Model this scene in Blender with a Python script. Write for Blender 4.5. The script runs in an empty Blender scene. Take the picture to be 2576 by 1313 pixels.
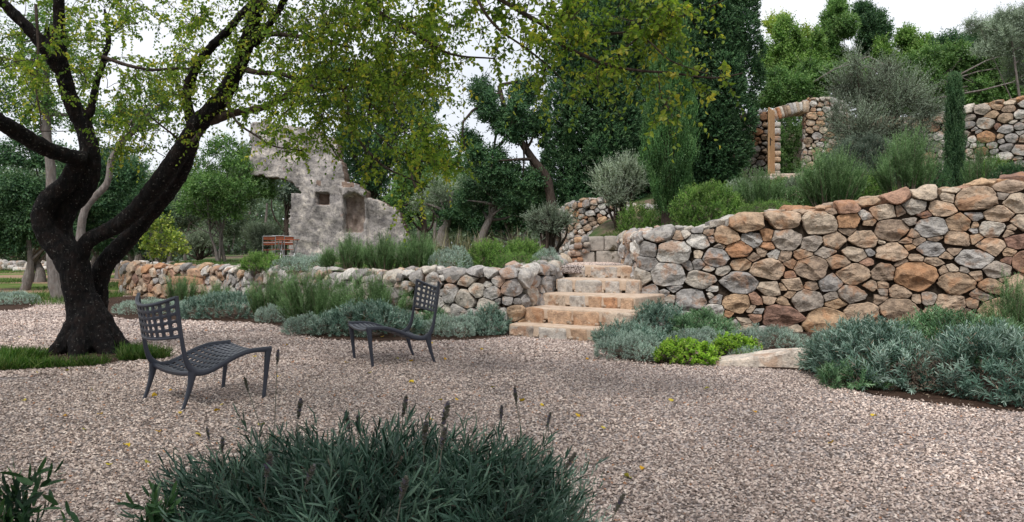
import bpy, math, random
import numpy as np
from mathutils import Vector
PI = math.pi
C = bpy.context.scene.collection
SC = bpy.context.scene

# ------------------------------------------------------------------ camera
CAMH, HORIZ, FPX, CX = 1.4, 620.0, 2004.0, 1288.0
cam_d = bpy.data.cameras.new('camera'); cam = bpy.data.objects.new('camera', cam_d); C.objects.link(cam)
cam.location = (0, 0, CAMH); cam.rotation_euler = (math.radians(90), 0, 0)
cam_d.lens = 28.0; cam_d.sensor_width = 36.0; cam_d.shift_y = -(656.5 - HORIZ) / 2576.0
cam_d.clip_start = 0.05; cam_d.clip_end = 3000
SC.camera = cam

# ------------------------------------------------------------------ world, sun, exposure
SUN_EL, SUN_AZ = math.radians(58), math.radians(200)
w = bpy.data.worlds.new('World'); SC.world = w; w.use_nodes = True
nt = w.node_tree; nt.nodes.clear()
sky = nt.nodes.new('ShaderNodeTexSky'); sky.sky_type = 'NISHITA'; sky.sun_disc = False
sky.sun_elevation = SUN_EL; sky.sun_rotation = SUN_AZ; sky.dust_density = 4.0; sky.air_density = 1.0
hs = nt.nodes.new('ShaderNodeHueSaturation'); hs.inputs['Saturation'].default_value = 0.22
tc = nt.nodes.new('ShaderNodeTexCoord'); cn = nt.nodes.new('ShaderNodeTexNoise'); cn.inputs['Scale'].default_value = 2.2
cn.inputs['Detail'].default_value = 6
cr = nt.nodes.new('ShaderNodeValToRGB')
cr.color_ramp.elements[0].position = .3; cr.color_ramp.elements[0].color = (7.4, 7.9, 8.8, 1)
cr.color_ramp.elements[1].position = .7; cr.color_ramp.elements[1].color = (10.2, 10.4, 10.9, 1)
mx = nt.nodes.new('ShaderNodeMix'); mx.data_type = 'RGBA'; mx.inputs['Factor'].default_value = 0.88
bg = nt.nodes.new('ShaderNodeBackground'); bg.inputs['Strength'].default_value = 0.080
ow = nt.nodes.new('ShaderNodeOutputWorld')
L = nt.links.new
L(sky.outputs[0], hs.inputs['Color']); L(tc.outputs['Generated'], cn.inputs['Vector']); L(cn.outputs['Fac'], cr.inputs[0])
L(hs.outputs[0], mx.inputs['A']); L(cr.outputs[0], mx.inputs['B']); L(mx.outputs['Result'], bg.inputs['Color']); L(bg.outputs[0], ow.inputs[0])
sd = bpy.data.lights.new('sun', 'SUN'); sd.energy = 1.9; sd.angle = math.radians(10); sd.color = (1, .965, .92)
sun = bpy.data.objects.new('sun', sd); C.objects.link(sun)
sun.rotation_euler = (PI/2 - SUN_EL, 0, PI - SUN_AZ)
SC.view_settings.view_transform = 'Standard'; SC.view_settings.look = 'None'
SC.view_settings.exposure = 0.58; SC.view_settings.gamma = 1
SC.render.engine = 'CYCLES'
SC.cycles.max_bounces = 6; SC.cycles.diffuse_bounces = 3; SC.cycles.glossy_bounces = 2; SC.cycles.transmission_bounces = 4
SC.cycles.use_denoising = True

# ------------------------------------------------------------------ helpers
def P(px, py, d): return np.array([(px-CX)*d/FPX, d, CAMH+(HORIZ-py)*d/FPX])
def G(px, py, z=0.0):
    d = (CAMH-z)*FPX/(py-HORIZ); return np.array([(px-CX)*d/FPX, d, z])
def tag(o, label=None, cat=None, group=None, kind=None):
    if label: o['label'] = label
    if cat: o['category'] = cat
    if group: o['group'] = group
    if kind: o['kind'] = kind
    return o
def empty(name, loc, label, cat, group=None):
    o = bpy.data.objects.new(name, None); C.objects.link(o); o.location = loc; o.empty_display_size = .1
    return tag(o, label, cat, group)
def unit(v): return v/np.maximum(np.linalg.norm(v, axis=-1, keepdims=True), 1e-9)
def noise(Pn, f, seed, octv=3):
    r = np.random.default_rng(seed); out = np.zeros(len(Pn)); a = 1.0; tot = 0
    for o in range(octv):
        for k in range(4):
            v = unit(r.normal(size=3))*f; out += a*np.sin(Pn@v+r.uniform(0, 6.28)+1.3*np.sin(Pn@unit(r.normal(size=3))*f*.7)); tot += a*.7
        f *= 2.1; a *= .55
    return out/tot*1.2
class MB:
    """collects vertex and face arrays (plus a random value, a colour and a material index per face)"""
    def __init__(s): s.V = []; s.F = []; s.R = []; s.K = []; s.M = []; s.n = 0
    def add(s, V, F, rnd=0.5, col=None, mi=0):
        V = np.asarray(V, float).reshape(-1, 3); F = np.asarray(F, int)
        if len(F) == 0: return
        s.V.append(V); s.F.append(F+s.n); s.n += len(V)
        m = len(F); s.R.append(np.broadcast_to(np.asarray(rnd, float), (m,)).copy())
        col = np.ones(3) if col is None else np.asarray(col, float)
        s.K.append(np.broadcast_to(col, (m, 3)).copy()); s.M.append(np.full(m, mi))
    def build(s, name, mats, parent=None, smooth=True):
        if not isinstance(mats, (list, tuple)): mats = [mats]
        me = bpy.data.meshes.new(name); V = np.concatenate(s.V)
        if parent is not None: V = V-np.array(parent.location)
        cnt = np.concatenate([np.full(len(f), f.shape[1]) for f in s.F]); idx = np.concatenate([f.ravel() for f in s.F])
        me.vertices.add(len(V)); me.vertices.foreach_set('co', V.astype(np.float32).ravel())
        me.loops.add(len(idx)); me.loops.foreach_set('vertex_index', idx.astype(np.int32))
        me.polygons.add(len(cnt)); st = np.concatenate([[0], np.cumsum(cnt)[:-1]])
        me.polygons.foreach_set('loop_start', st.astype(np.int32))
        me.polygons.foreach_set('material_index', np.concatenate(s.M).astype(np.int32))
        me.polygons.foreach_set('use_smooth', np.full(len(cnt), smooth))
        me.update(calc_edges=True)
        a = me.attributes.new('rnd', 'FLOAT', 'FACE'); a.data.foreach_set('value', np.concatenate(s.R).astype(np.float32))
        K = np.concatenate(s.K)
        if not np.all(K == 1):
            a = me.attributes.new('tint', 'FLOAT_COLOR', 'FACE')
            a.data.foreach_set('color', np.c_[K, np.ones(len(K))].astype(np.float32).ravel())
        for m in mats: me.materials.append(m)
        o = bpy.data.objects.new(name, me); C.objects.link(o)
        if parent is not None: o.parent = parent
        return o

# ------------------------------------------------------------------ materials
class NT:
    def __init__(s, name):
        s.m = bpy.data.materials.new(name); s.m.use_nodes = True; s.t = s.m.node_tree; s.t.nodes.clear()
        s.out = s.t.nodes.new('ShaderNodeOutputMaterial')
    def n(s, typ, props=None, **inp):
        x = s.t.nodes.new('ShaderNode'+typ)
        for k, v in (props or {}).items(): setattr(x, k, v)
        for k, v in inp.items():
            k = k.replace('_', ' ')
            if hasattr(v, 'is_linked') or hasattr(v, 'links'): s.t.links.new(v, x.inputs[k])
            else: x.inputs[k].default_value = v
        return x
    def link(s, a, b): s.t.links.new(a, b)
    def ramp(s, fac, stops):
        x = s.t.nodes.new('ShaderNodeValToRGB'); s.link(fac, x.inputs[0]); e = x.color_ramp.elements
        while len(e) < len(stops): e.new(.5)
        for i, (p, c) in enumerate(stops):
            e[i].position = p; e[i].color = (*c, 1) if len(c) == 3 else c
        return x.outputs[0]
    def mix(s, fac, a, b, mode='MIX'):
        x = s.t.nodes.new('ShaderNodeMix'); x.data_type = 'RGBA'; x.blend_type = mode
        for v, k in ((fac, 0), (a, 6), (b, 7)):
            if hasattr(v, 'is_linked'): s.link(v, x.inputs[k])
            else: x.inputs[k].default_value = v if k == 0 else (*v, 1)
        return x.outputs[2]
    def attr(s, name, out='Fac'): return s.n('Attribute', {'attribute_name': name}).outputs[out]
    def noise(s, scale, detail=5, rough=.6, vec=None):
        x = s.n('TexNoise'); x.inputs['Scale'].default_value = scale; x.inputs['Detail'].default_value = detail; x.inputs['Roughness'].default_value = rough
        if vec is None: vec = s.pos()
        s.link(vec, x.inputs['Vector']); return x.outputs['Fac']
    def pos(s):
        if not hasattr(s, '_p'): s._p = s.n('TexCoord').outputs['Object']
        return s._p
    def bump(s, h, strength=.5, dist=.02):
        x = s.n('Bump'); x.inputs['Strength'].default_value = strength; x.inputs['Distance'].default_value = dist
        s.link(h, x.inputs['Height']); return x.outputs[0]
    def principled(s, col, rough=.8, spec=.3, normal=None, metal=0):
        x = s.n('BsdfPrincipled')
        if hasattr(col, 'is_linked'): s.link(col, x.inputs['Base Color'])
        else: x.inputs['Base Color'].default_value = (*col, 1)
        x.inputs['Roughness'].default_value = rough; x.inputs['Specular IOR Level'].default_value = spec; x.inputs['Metallic'].default_value = metal
        if normal is not None: s.link(normal, x.inputs['Normal'])
        return x.outputs[0]
    def done(s, sh): s.link(sh, s.out.inputs[0]); return s.m

def leaf_mat(name, cols, trans=.3, rough=.5, spec=.3, patch=.35, pscale=1.5, gain=1.4):
    cols = [tuple(min(x*gain, .75) for x in c) for c in cols]
    t = NT(name); r = t.attr('rnd'); n = len(cols)
    c = t.ramp(r, [(i/(n-1)*.96+.02, cols[i]) for i in range(n)])
    nz = t.noise(pscale, 3); pc = t.ramp(nz, [(.35, (1-patch,)*3), (.65, (1+patch*.6,)*3)])
    c = t.mix(1.0, c, pc, 'MULTIPLY')
    a = t.principled(c, rough, spec)
    if trans > 0:
        tr = t.n('BsdfTranslucent'); br = t.mix(1.0, c, (1.25, 1.3, .8), 'MULTIPLY'); t.link(br, tr.inputs[0])
        ms = t.n('MixShader'); ms.inputs[0].default_value = trans; t.link(a, ms.inputs[1]); t.link(tr.outputs[0], ms.inputs[2]); a = ms.outputs[0]
    return t.done(a)

M = {}
M['canopy'] = leaf_mat('canopy_leaf', [(.04, .085, .014), (.08, .145, .02), (.14, .215, .028), (.23, .30, .045), (.40, .36, .05)], .5, pscale=.6)
M['lavender'] = leaf_mat('lavender_leaf', [(.022, .055, .038), (.052, .10, .075), (.105, .165, .13), (.24, .31, .265)], .15, pscale=2, gain=1.6)
M['lavgreen'] = leaf_mat('green_lavender_leaf', [(.022, .06, .025), (.05, .115, .05), (.10, .19, .085), (.20, .30, .18)], .2, pscale=2)
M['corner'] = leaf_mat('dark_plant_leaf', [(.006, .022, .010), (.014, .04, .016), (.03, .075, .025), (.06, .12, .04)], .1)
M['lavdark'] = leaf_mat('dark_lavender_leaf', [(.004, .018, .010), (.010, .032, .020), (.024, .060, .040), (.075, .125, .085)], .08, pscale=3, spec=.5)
M['santolina'] = leaf_mat('grey_leaf', [(.055, .085, .07), (.12, .17, .14), (.22, .285, .245), (.36, .43, .385)], .15, pscale=3, gain=1.75)
M['rosemary'] = leaf_mat('rosemary_leaf', [(.025, .065, .018), (.06, .125, .04), (.12, .21, .08), (.21, .31, .16)], .2, pscale=2)
M['lime'] = leaf_mat('lime_leaf', [(.08, .17, .012), (.15, .28, .025), (.23, .37, .04), (.32, .44, .08)], .3, pscale=3)
M['bush'] = leaf_mat('bush_leaf', [(.035, .09, .018), (.07, .15, .03), (.13, .23, .05), (.21, .31, .09)], .25, pscale=2)
M['olive'] = leaf_mat('olive_leaf', [(.08, .12, .065), (.14, .19, .12), (.23, .28, .20), (.34, .38, .30)], .15, pscale=1.5)
M['olivedark'] = leaf_mat('dark_olive_leaf', [(.03, .05, .04), (.06, .09, .065), (.10, .14, .10), (.19, .22, .17)], .15, pscale=1)
M['silver'] = leaf_mat('silver_leaf', [(.10, .13, .09), (.19, .24, .17), (.30, .36, .28), (.44, .49, .41)], .2, pscale=1.5)
M['olivegrey'] = leaf_mat('grey_olive_leaf', [(.06, .08, .055), (.11, .14, .10), (.17, .21, .155), (.27, .32, .25)], .15, pscale=1, gain=1.75)
M['conifer'] = leaf_mat('conifer_leaf', [(.014, .042, .018), (.028, .072, .03), (.052, .112, .045), (.10, .17, .075)], .1, pscale=.8)
M['cypress'] = leaf_mat('cypress_leaf', [(.018, .055, .016), (.035, .09, .026), (.06, .13, .04), (.10, .17, .06)], .12, pscale=1.2, gain=1.8)
M['tree'] = leaf_mat('tree_leaf', [(.03, .075, .02), (.06, .13, .035), (.10, .19, .055), (.17, .26, .09)], .3, pscale=.7)
M['treedark'] = leaf_mat('dark_tree_leaf', [(.015, .045, .022), (.03, .075, .035), (.05, .11, .045), (.09, .16, .07)], .25, pscale=.6)
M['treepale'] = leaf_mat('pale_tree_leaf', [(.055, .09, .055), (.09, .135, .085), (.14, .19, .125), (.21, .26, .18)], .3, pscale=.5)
M['yellow'] = leaf_mat('yellow_leaf', [(.09, .15, .03), (.16, .24, .04), (.25, .31, .06), (.34, .36, .08)], .4, pscale=1)
M['grass'] = leaf_mat('grass_blade', [(.02, .06, .008), (.045, .12, .014), (.08, .18, .025), (.20, .24, .08)], .3, pscale=1, gain=1.0)
M['dry'] = leaf_mat('dry_leaf', [(.05, .035, .03), (.10, .075, .06), (.17, .13, .10), (.24, .19, .14)], .1)
M['spike'] = leaf_mat('spike_bud', [(.06, .06, .045), (.11, .105, .08), (.17, .16, .13), (.13, .11, .19)], .05)
M['strawgrass'] = leaf_mat('straw_grass', [(.10, .12, .05), (.17, .17, .09), (.25, .23, .13), (.32, .29, .19)], .3, gain=1.0)
t = NT('fallen_leaf'); M['fallen'] = t.done(t.principled(t.ramp(t.attr('rnd'), [(0, (.55, .30, .015)), (.5, (.60, .42, .03)), (1, (.40, .36, .05))]), .6, .2))

def bark(name, cols, scale=18, bstr=.9, dist=.03, stretch=(1, 1, .25)):
    t = NT(name); mp = t.n('Mapping'); t.link(t.pos(), mp.inputs[0]); mp.inputs['Scale'].default_value = stretch
    a = t.noise(scale, 8, .7, mp.outputs[0]); b = t.noise(scale*.35, 5, .6)
    c = t.ramp(a, [(.3, cols[0]), (.55, cols[1]), (.72, cols[2])])
    c = t.mix(t.ramp(b, [(.45, (0, 0, 0)), (.7, (.6, .6, .6))]), c, cols[3])
    return t.done(t.principled(c, .9, .15, t.bump(a, bstr, dist)))
M['bark_dark'] = bark('bark_dark', [(.003, .003, .004), (.010, .009, .009), (.055, .05, .047), (.030, .018, .015)], 26, 1.0, .05)
_t = M['bark_dark'].node_tree; _b = [x for x in _t.nodes if x.type == 'BSDF_PRINCIPLED'][0]; _l = _b.inputs['Base Color'].links[0].from_socket
_n = _t.nodes.new('ShaderNodeTexNoise'); _n.inputs['Scale'].default_value = 34; _n.inputs['Detail'].default_value = 2; _t.links.new([x for x in _t.nodes if x.type == 'TEX_COORD'][0].outputs['Object'], _n.inputs['Vector'])
_r = _t.nodes.new('ShaderNodeValToRGB'); _r.color_ramp.elements[0].position = .66; _r.color_ramp.elements[1].position = .70; _r.color_ramp.elements[0].color = (0, 0, 0, 1); _r.color_ramp.elements[1].color = (.7, .7, .7, 1); _t.links.new(_n.outputs['Fac'], _r.inputs[0])
_m = _t.nodes.new('ShaderNodeMix'); _m.data_type = 'RGBA'; _t.links.new(_r.outputs[0], _m.inputs[0]); _t.links.new(_l, _m.inputs[6]); _m.inputs[7].default_value = (.16, .155, .14, 1); _t.links.new(_m.outputs[2], _b.inputs['Base Color'])
M['bark_grey'] = bark('bark_grey', [(.08, .07, .065), (.19, .17, .155), (.34, .31, .29), (.16, .12, .10)])
M['bark_brown'] = bark('bark_brown', [(.02, .015, .012), (.055, .04, .033), (.14, .11, .09), (.08, .06, .045)])

def stone_mat(name, gap=False, rough=.85):
    t = NT(name); c = t.attr('tint', 'Color')
    a = t.noise(9, 8, .65); b = t.noise(35, 6, .7); d = t.noise(3.2, 4)
    c = t.mix(1.0, c, t.ramp(a, [(.30, (.50, .48, .47)), (.48, (1, 1, 1)), (.68, (1.40, 1.36, 1.30))]), 'MULTIPLY')
    c = t.mix(1.0, c, t.ramp(b, [(.3, (.72, .72, .72)), (.6, (1.08, 1.08, 1.08))]), 'MULTIPLY')
    c = t.mix(t.ramp(d, [(.54, (0, 0, 0)), (.62, (.55, .55, .55))]), c, (.40, .20, .10))
    c = t.mix(t.ramp(t.noise(6.5, 5, .7), [(.62, (0, 0, 0)), (.68, (.75, .75, .75))]), c, (.13, .115, .10))
    h = t.mix(.5, a, b)
    return t.done(t.principled(c, rough, .25, t.bump(h, 1.0, .05)))
M['stone'] = stone_mat('rubble_stone')
t = NT('wall_fill'); a = t.noise(14, 6)
M['fill'] = t.done(t.principled(t.ramp(a, [(.3, (.020, .015, .011)), (.7, (.065, .048, .036))]), .95, .1, t.bump(a, .8, .04)))
t = NT('step_mortar'); a = t.noise(6, 8, .7); b = t.noise(60, 4)
M['mortar'] = t.done(t.principled(t.mix(t.ramp(b, [(.4, (0, 0, 0)), (.7, (.4, .4, .4))]), t.ramp(a, [(.3, (.36, .26, .19)), (.5, (.52, .40, .30)), (.7, (.64, .53, .44))]), (.30, .23, .19)), .9, .15, t.bump(b, .5, .01)))

t = NT('plaster'); a = t.noise(2.0, 10, .72); b = t.noise(9, 8, .75); e = t.noise(.6, 4)
c = t.ramp(a, [(.33, (.14, .128, .128)), (.45, (.27, .25, .24)), (.54, (.40, .365, .345)), (.64, (.62, .56, .50))])
c = t.mix(1.0, c, t.ramp(b, [(.34, (.45, .45, .47)), (.48, (1, 1, 1)), (.64, (1.35, 1.33, 1.28))]), 'MULTIPLY')
c = t.mix(t.ramp(t.noise(1.7, 3, .5), [(.66, (0, 0, 0)), (.74, (.7, .7, .7))]), c, (.36, .20, .13))
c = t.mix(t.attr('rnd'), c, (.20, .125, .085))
M['plaster'] = t.done(t.principled(c, .95, .1, t.bump(t.mix(.5, a, b), 1.0, .12)))

# gravel sheet below the pebbles
t = NT('gravel_bed'); v = t.n('TexVoronoi', {'feature': 'F1'}); v.inputs['Scale'].default_value = 46; t.link(t.pos(), v.inputs['Vector'])
c = t.ramp(v.outputs['Color'], [(.1, (.20, .165, .155)), (.5, (.40, .34, .32)), (.9, (.62, .55, .52))])
c = t.mix(t.ramp(v.outputs['Distance'], [(.35, (0, 0, 0)), (.75, (1, 1, 1))]), c, (.09, .07, .062))
M['gravel_bed'] = t.done(t.principled(c, .9, .15, t.bump(v.outputs['Distance'], .8, -.01)))
t = NT('pebble')
c = t.ramp(t.attr('rnd'), [(.0, (.07, .052, .044)), (.2, (.205, .160, .138)), (.48, (.44, .355, .315)), (.76, (.66, .56, .505)), (.985, (.82, .73, .66)), (1.0, (.45, .24, .14))])
c = t.mix(1.0, c, t.ramp(t.noise(.45, 5, .6), [(.35, (.72, .70, .70)), (.65, (1.15, 1.10, 1.06))]), 'MULTIPLY')
M['pebble'] = t.done(t.principled(c, .8, .3, t.bump(t.noise(120, 3), .3, .004)))
t = NT('soil'); a = t.noise(8, 8, .7)
M['soil'] = t.done(t.principled(t.ramp(a, [(.3, (.022, .014, .010)), (.6, (.07, .042, .030)), (.8, (.13, .085, .06))]), .95, .1, t.bump(a, 1, .05)))
def ground_mat(name, g0, g1, e0, e1, thr=.5, sc=.25):
    t = NT(name); a = t.noise(sc, 6, .6); b = t.noise(9, 8, .75); d = t.noise(40, 5, .7)
    gr = t.ramp(b, [(.3, g0), (.7, g1)]); ea = t.ramp(b, [(.3, e0), (.7, e1)])
    c = t.mix(t.ramp(a, [(thr-.05, (0, 0, 0)), (thr+.05, (1, 1, 1))]), gr, ea)
    c = t.mix(1.0, c, t.ramp(d, [(.3, (.65, .65, .65)), (.7, (1.3, 1.3, 1.3))]), 'MULTIPLY')
    return t.done(t.principled(c, .95, .1, t.bump(t.mix(.5, b, d), 1, .06)))
M['lawn'] = ground_mat('lawn_ground', (.06, .11, .025), (.15, .22, .05), (.20, .13, .08), (.42, .29, .20), .5)
M['terrace'] = ground_mat('terrace_ground', (.04, .08, .025), (.09, .14, .05), (.12, .085, .06), (.24, .19, .14), .50, .5)
M['slope'] = ground_mat('slope_ground', (.06, .09, .03), (.13, .16, .07), (.20, .11, .06), (.36, .21, .13), .5, .6)
t = NT('painted_metal'); a = t.noise(3, 4); b = t.noise(300, 3)
M['metal'] = t.done(t.principled(t.ramp(a, [(.3, (.024, .029, .044)), (.7, (.034, .039, .056))]), .38, .5, t.bump(b, .06, .002)))
t = NT('door_wood'); mp = t.n('Mapping'); t.link(t.pos(), mp.inputs[0]); mp.inputs['Scale'].default_value = (14, 14, .7)
a = t.noise(3, 8, .7, mp.outputs[0])
M['wood'] = t.done(t.principled(t.ramp(a, [(.3, (.36, .19, .09)), (.5, (.52, .31, .16)), (.7, (.62, .40, .22))]), .65, .25, t.bump(a, .3, .01)))
t = NT('dark_iron'); M['iron'] = t.done(t.principled((.03, .03, .032), .5, .4, None, .6))
t = NT('pale_steel'); M['steel'] = t.done(t.principled((.42, .42, .43), .4, .5, None, .5))
t = NT('red_wood'); a = t.noise(12, 5); M['redwood'] = t.done(t.principled(t.ramp(a, [(.3, (.20, .05, .025)), (.7, (.36, .11, .055))]), .6, .3))

# ------------------------------------------------------------------ leaf and tube builders
def add_leaves(mb, B, D, N, Ln, Wd, shape, rnd, curl=.15):
    """B base, D direction, N normal hint, one row per leaf"""
    D = unit(D); W = unit(np.cross(D, N)); U = np.cross(W, D); Ln = Ln[:, None]; Wd = Wd[:, None]/2; n = len(B)
    if shape == 'diamond':
        V = np.stack([B, B+D*Ln*.45+W*Wd+U*Wd*.3, B+D*Ln+U*Ln*curl*-.6, B+D*Ln*.45-W*Wd+U*Wd*.3], 1)
        F = np.array([[0, 1, 2, 3]])
    elif shape == 'leaf':
        V = np.stack([B, B+D*Ln*.30+W*Wd+U*Wd*.35, B+D*Ln*.68+W*Wd*.72+U*(Wd*.25-Ln*curl*.4), B+D*Ln-U*Ln*curl,
                      B+D*Ln*.68-W*Wd*.72+U*(Wd*.25-Ln*curl*.4), B+D*Ln*.30-W*Wd+U*Wd*.35], 1)
        F = np.array([[0, 1, 2, 3], [3, 4, 5, 0]])
    else:  # blade: long bent strip
        r = []
        for tt, ww in ((0, .45), (.35, 1.), (.72, .85), (1., .06)):
            c = B+D*Ln*tt-U*Ln*curl*tt*tt; r += [c+W*Wd*ww, c-W*Wd*ww]
        V = np.stack(r, 1); F = np.array([[0, 1, 3, 2], [2, 3, 5, 4], [4, 5, 7, 6]])
    k = V.shape[1]; FF = (F[None]+np.arange(n)[:, None, None]*k).reshape(-1, 4)
    mb.add(V.reshape(-1, 3), FF, np.repeat(rnd, len(F)))
def shoot_leaves(mb, rng, B, D, Ls, k, lL, lW, ang=.9, shape='diamond', curl=.15, bend=None, t0=.12, vary=.18, rshift=0., base_rnd=None, droop=0., tipc=.45):
    """B, D, Ls: shoots; k leaves spiral along each"""
    m = len(B); D = unit(D)
    a = unit(np.cross(D, rng.normal(size=(m, 3)))); b = np.cross(D, a)
    tj = np.linspace(t0, 1, k)[None, :]+rng.uniform(-.03, .03, (m, k))
    phi = rng.uniform(0, 6.28, (m, 1))+np.arange(k)[None]*2.4+rng.normal(0, .3, (m, k))
    pos = B[:, None]+D[:, None]*(Ls[:, None]*tj)[..., None]
    if bend is not None: pos = pos+bend[:, None]*(Ls[:, None]*tj**2)[..., None]
    dd = D if bend is None else unit(D+bend*1.2)
    an = ang*(1-.55*tj**3)*rng.uniform(.75, 1.25, (m, k))
    side = a[:, None]*np.cos(phi)[..., None]+b[:, None]*np.sin(phi)[..., None]
    ld = dd[:, None]*np.cos(an)[..., None]+side*np.sin(an)[..., None]
    ld[..., 2] -= droop
    nn = dd[:, None]*1.0-side*.4+rng.normal(0, .25, (m, k, 3))
    br = rng.uniform(0, 1, (m, 1)) if base_rnd is None else base_rnd[:, None]
    r = np.clip(.5+(br-.5)*.6+rng.normal(0, vary, (m, k))+rshift+(tj-.6)*tipc, 0, 1)
    f = rng.uniform(.75, 1.2, (m, k))*(1-.25*tj**4)
    add_leaves(mb, pos.reshape(-1, 3), ld.reshape(-1, 3), nn.reshape(-1, 3), (lL*f).ravel(), (lW*f).ravel(), shape, r.ravel(), curl)
def tube(mb, pts, rad, k=6, rough=0., rng=None, rnd=.5, col=None, mi=0, cap=False, sub=1):
    pts = np.asarray(pts, float); rad = np.broadcast_to(np.asarray(rad, float), (len(pts),)).copy()
    if sub > 1: pts, rad = resample(pts, rad, sub)
    n = len(pts); T = np.gradient(pts, axis=0); T = unit(T)
    u = np.cross(T[0], [0.3, .2, 1.]); u = u if np.linalg.norm(u) > .05 else np.cross(T[0], [1., 0, 0]); u = u/np.linalg.norm(u); U = []
    for i in range(n):
        u = u-T[i]*(u@T[i]); u = u/max(np.linalg.norm(u), 1e-9); U.append(u)
    U = np.array(U); W = np.cross(T, U); th = np.arange(k)*2*PI/k
    rr = rad[:, None]*np.ones((1, k))
    if rough and rng is not None: rr = rr*(1+rough*rng.normal(size=(n, k)))
    V = pts[:, None]+(U[:, None]*np.cos(th)[None, :, None]+W[:, None]*np.sin(th)[None, :, None])*rr[..., None]
    F = []
    i = np.arange(n-1)[:, None]*k; j = np.arange(k)[None]; jn = (j+1) % k
    F = np.stack([i+j, i+jn, i+k+jn, i+k+j], -1).reshape(-1, 4)
    mb.add(V.reshape(-1, 3), F, rnd, col, mi)
    if cap:
        for s_ in (0, n-1):
            vv = np.concatenate([V[s_], pts[s_][None]]); ff = np.array([[x, (x+1) % k, k] for x in range(k)])
            mb.add(vv, ff, rnd, col, mi)
def resample(pts, rad, sub):
    """Catmull-Rom"""
    p = np.concatenate([[2*pts[0]-pts[1]], pts, [2*pts[-1]-pts[-2]]]); n = len(pts); out = []; ro = []
    for i in range(n-1):
        a, b, c, d = p[i:i+4]
        for s in range(sub):
            t = s/sub; out.append(.5*((2*b)+(-a+c)*t+(2*a-5*b+4*c-d)*t*t+(-a+3*b-3*c+d)*t**3)); ro.append(rad[i]*(1-t)+rad[i+1]*t)
    out.append(pts[-1]); ro.append(rad[-1]); return np.array(out), np.array(ro)
def blob_points(rng, blobs, n, vol=0., zmin=-.35, ztop=None):
    """points on the outside of a union of ellipsoids: returns pos, outward"""
    bc = np.array([b[0] for b in blobs], float); br = np.array([np.broadcast_to(b[1], 3) for b in blobs], float)
    area = (br[:, 0]*br[:, 2]+br[:, 1]*br[:, 2]+br[:, 0]*br[:, 1]); Pp = []; Nn = []; got = 0
    while got < n:
        m = n*2; i = rng.choice(len(bc), m, p=area/area.sum()); d = unit(rng.normal(size=(m, 3)))
        d = d[d[:, 2] > zmin]; i = i[:len(d)]; sc = 1-vol*rng.uniform(0, 1, (len(d), 1))**1.5
        p = bc[i]+d*br[i]*sc; keep = np.ones(len(p), bool)
        if vol < .5:
            for q in range(len(bc)):
                ins = (((p-bc[q])/br[q])**2).sum(1) < .72; keep &= ~(ins & (i != q))
        if zmin <= -.9: pass
        p = p[keep]; d = d[keep]/br[i[keep]]; Pp.append(p); Nn.append(unit(d)); got += len(p)
        if len(p) == 0: break
    return np.concatenate(Pp)[:n], np.concatenate(Nn)[:n]

# ------------------------------------------------------------------ shrubs
KINDS = {  # mat, shoots per m2 of dome, shoot len, leaves per shoot, leaf length, leaf width, angle, shape, up
    'lavender': dict(mat='lavender', dens=300, sl=.16, k=17, lL=.054, lW=.0088, ang=.78, shape='blade', up=.9, bump=.30, curl=.2),
    'biglav': dict(mat='lavender', dens=190, sl=.24, k=24, lL=.066, lW=.0105, ang=.80, shape='blade', up=.9, bump=.34, curl=.25),
    'biggreen': dict(mat='lavgreen', dens=210, sl=.22, k=22, lL=.064, lW=.010, ang=.80, shape='blade', up=1.1, bump=.34, curl=.25),
    'lavgreen': dict(mat='lavgreen', dens=300, sl=.16, k=17, lL=.054, lW=.0088, ang=.78, shape='blade', up=1.0, bump=.30, curl=.2),
    'santolina': dict(mat='santolina', dens=1500, sl=.055, k=11, lL=.017, lW=.0055, ang=.9, shape='diamond', up=.6, bump=.24, curl=.1),
    'lime': dict(mat='lime', dens=420, sl=.08, k=9, lL=.040, lW=.024, ang=1.15, shape='leaf', up=1.2, bump=.28, curl=.25),
    'bush': dict(mat='bush', dens=420, sl=.22, k=14, lL=.045, lW=.014, ang=.8, shape='leaf', up=1.4, bump=.35, curl=.2),
    'cover': dict(mat='bush', dens=900, sl=.06, k=7, lL=.02, lW=.007, ang=.9, shape='diamond', up=1.2, bump=.25, curl=.1),
}
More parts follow.
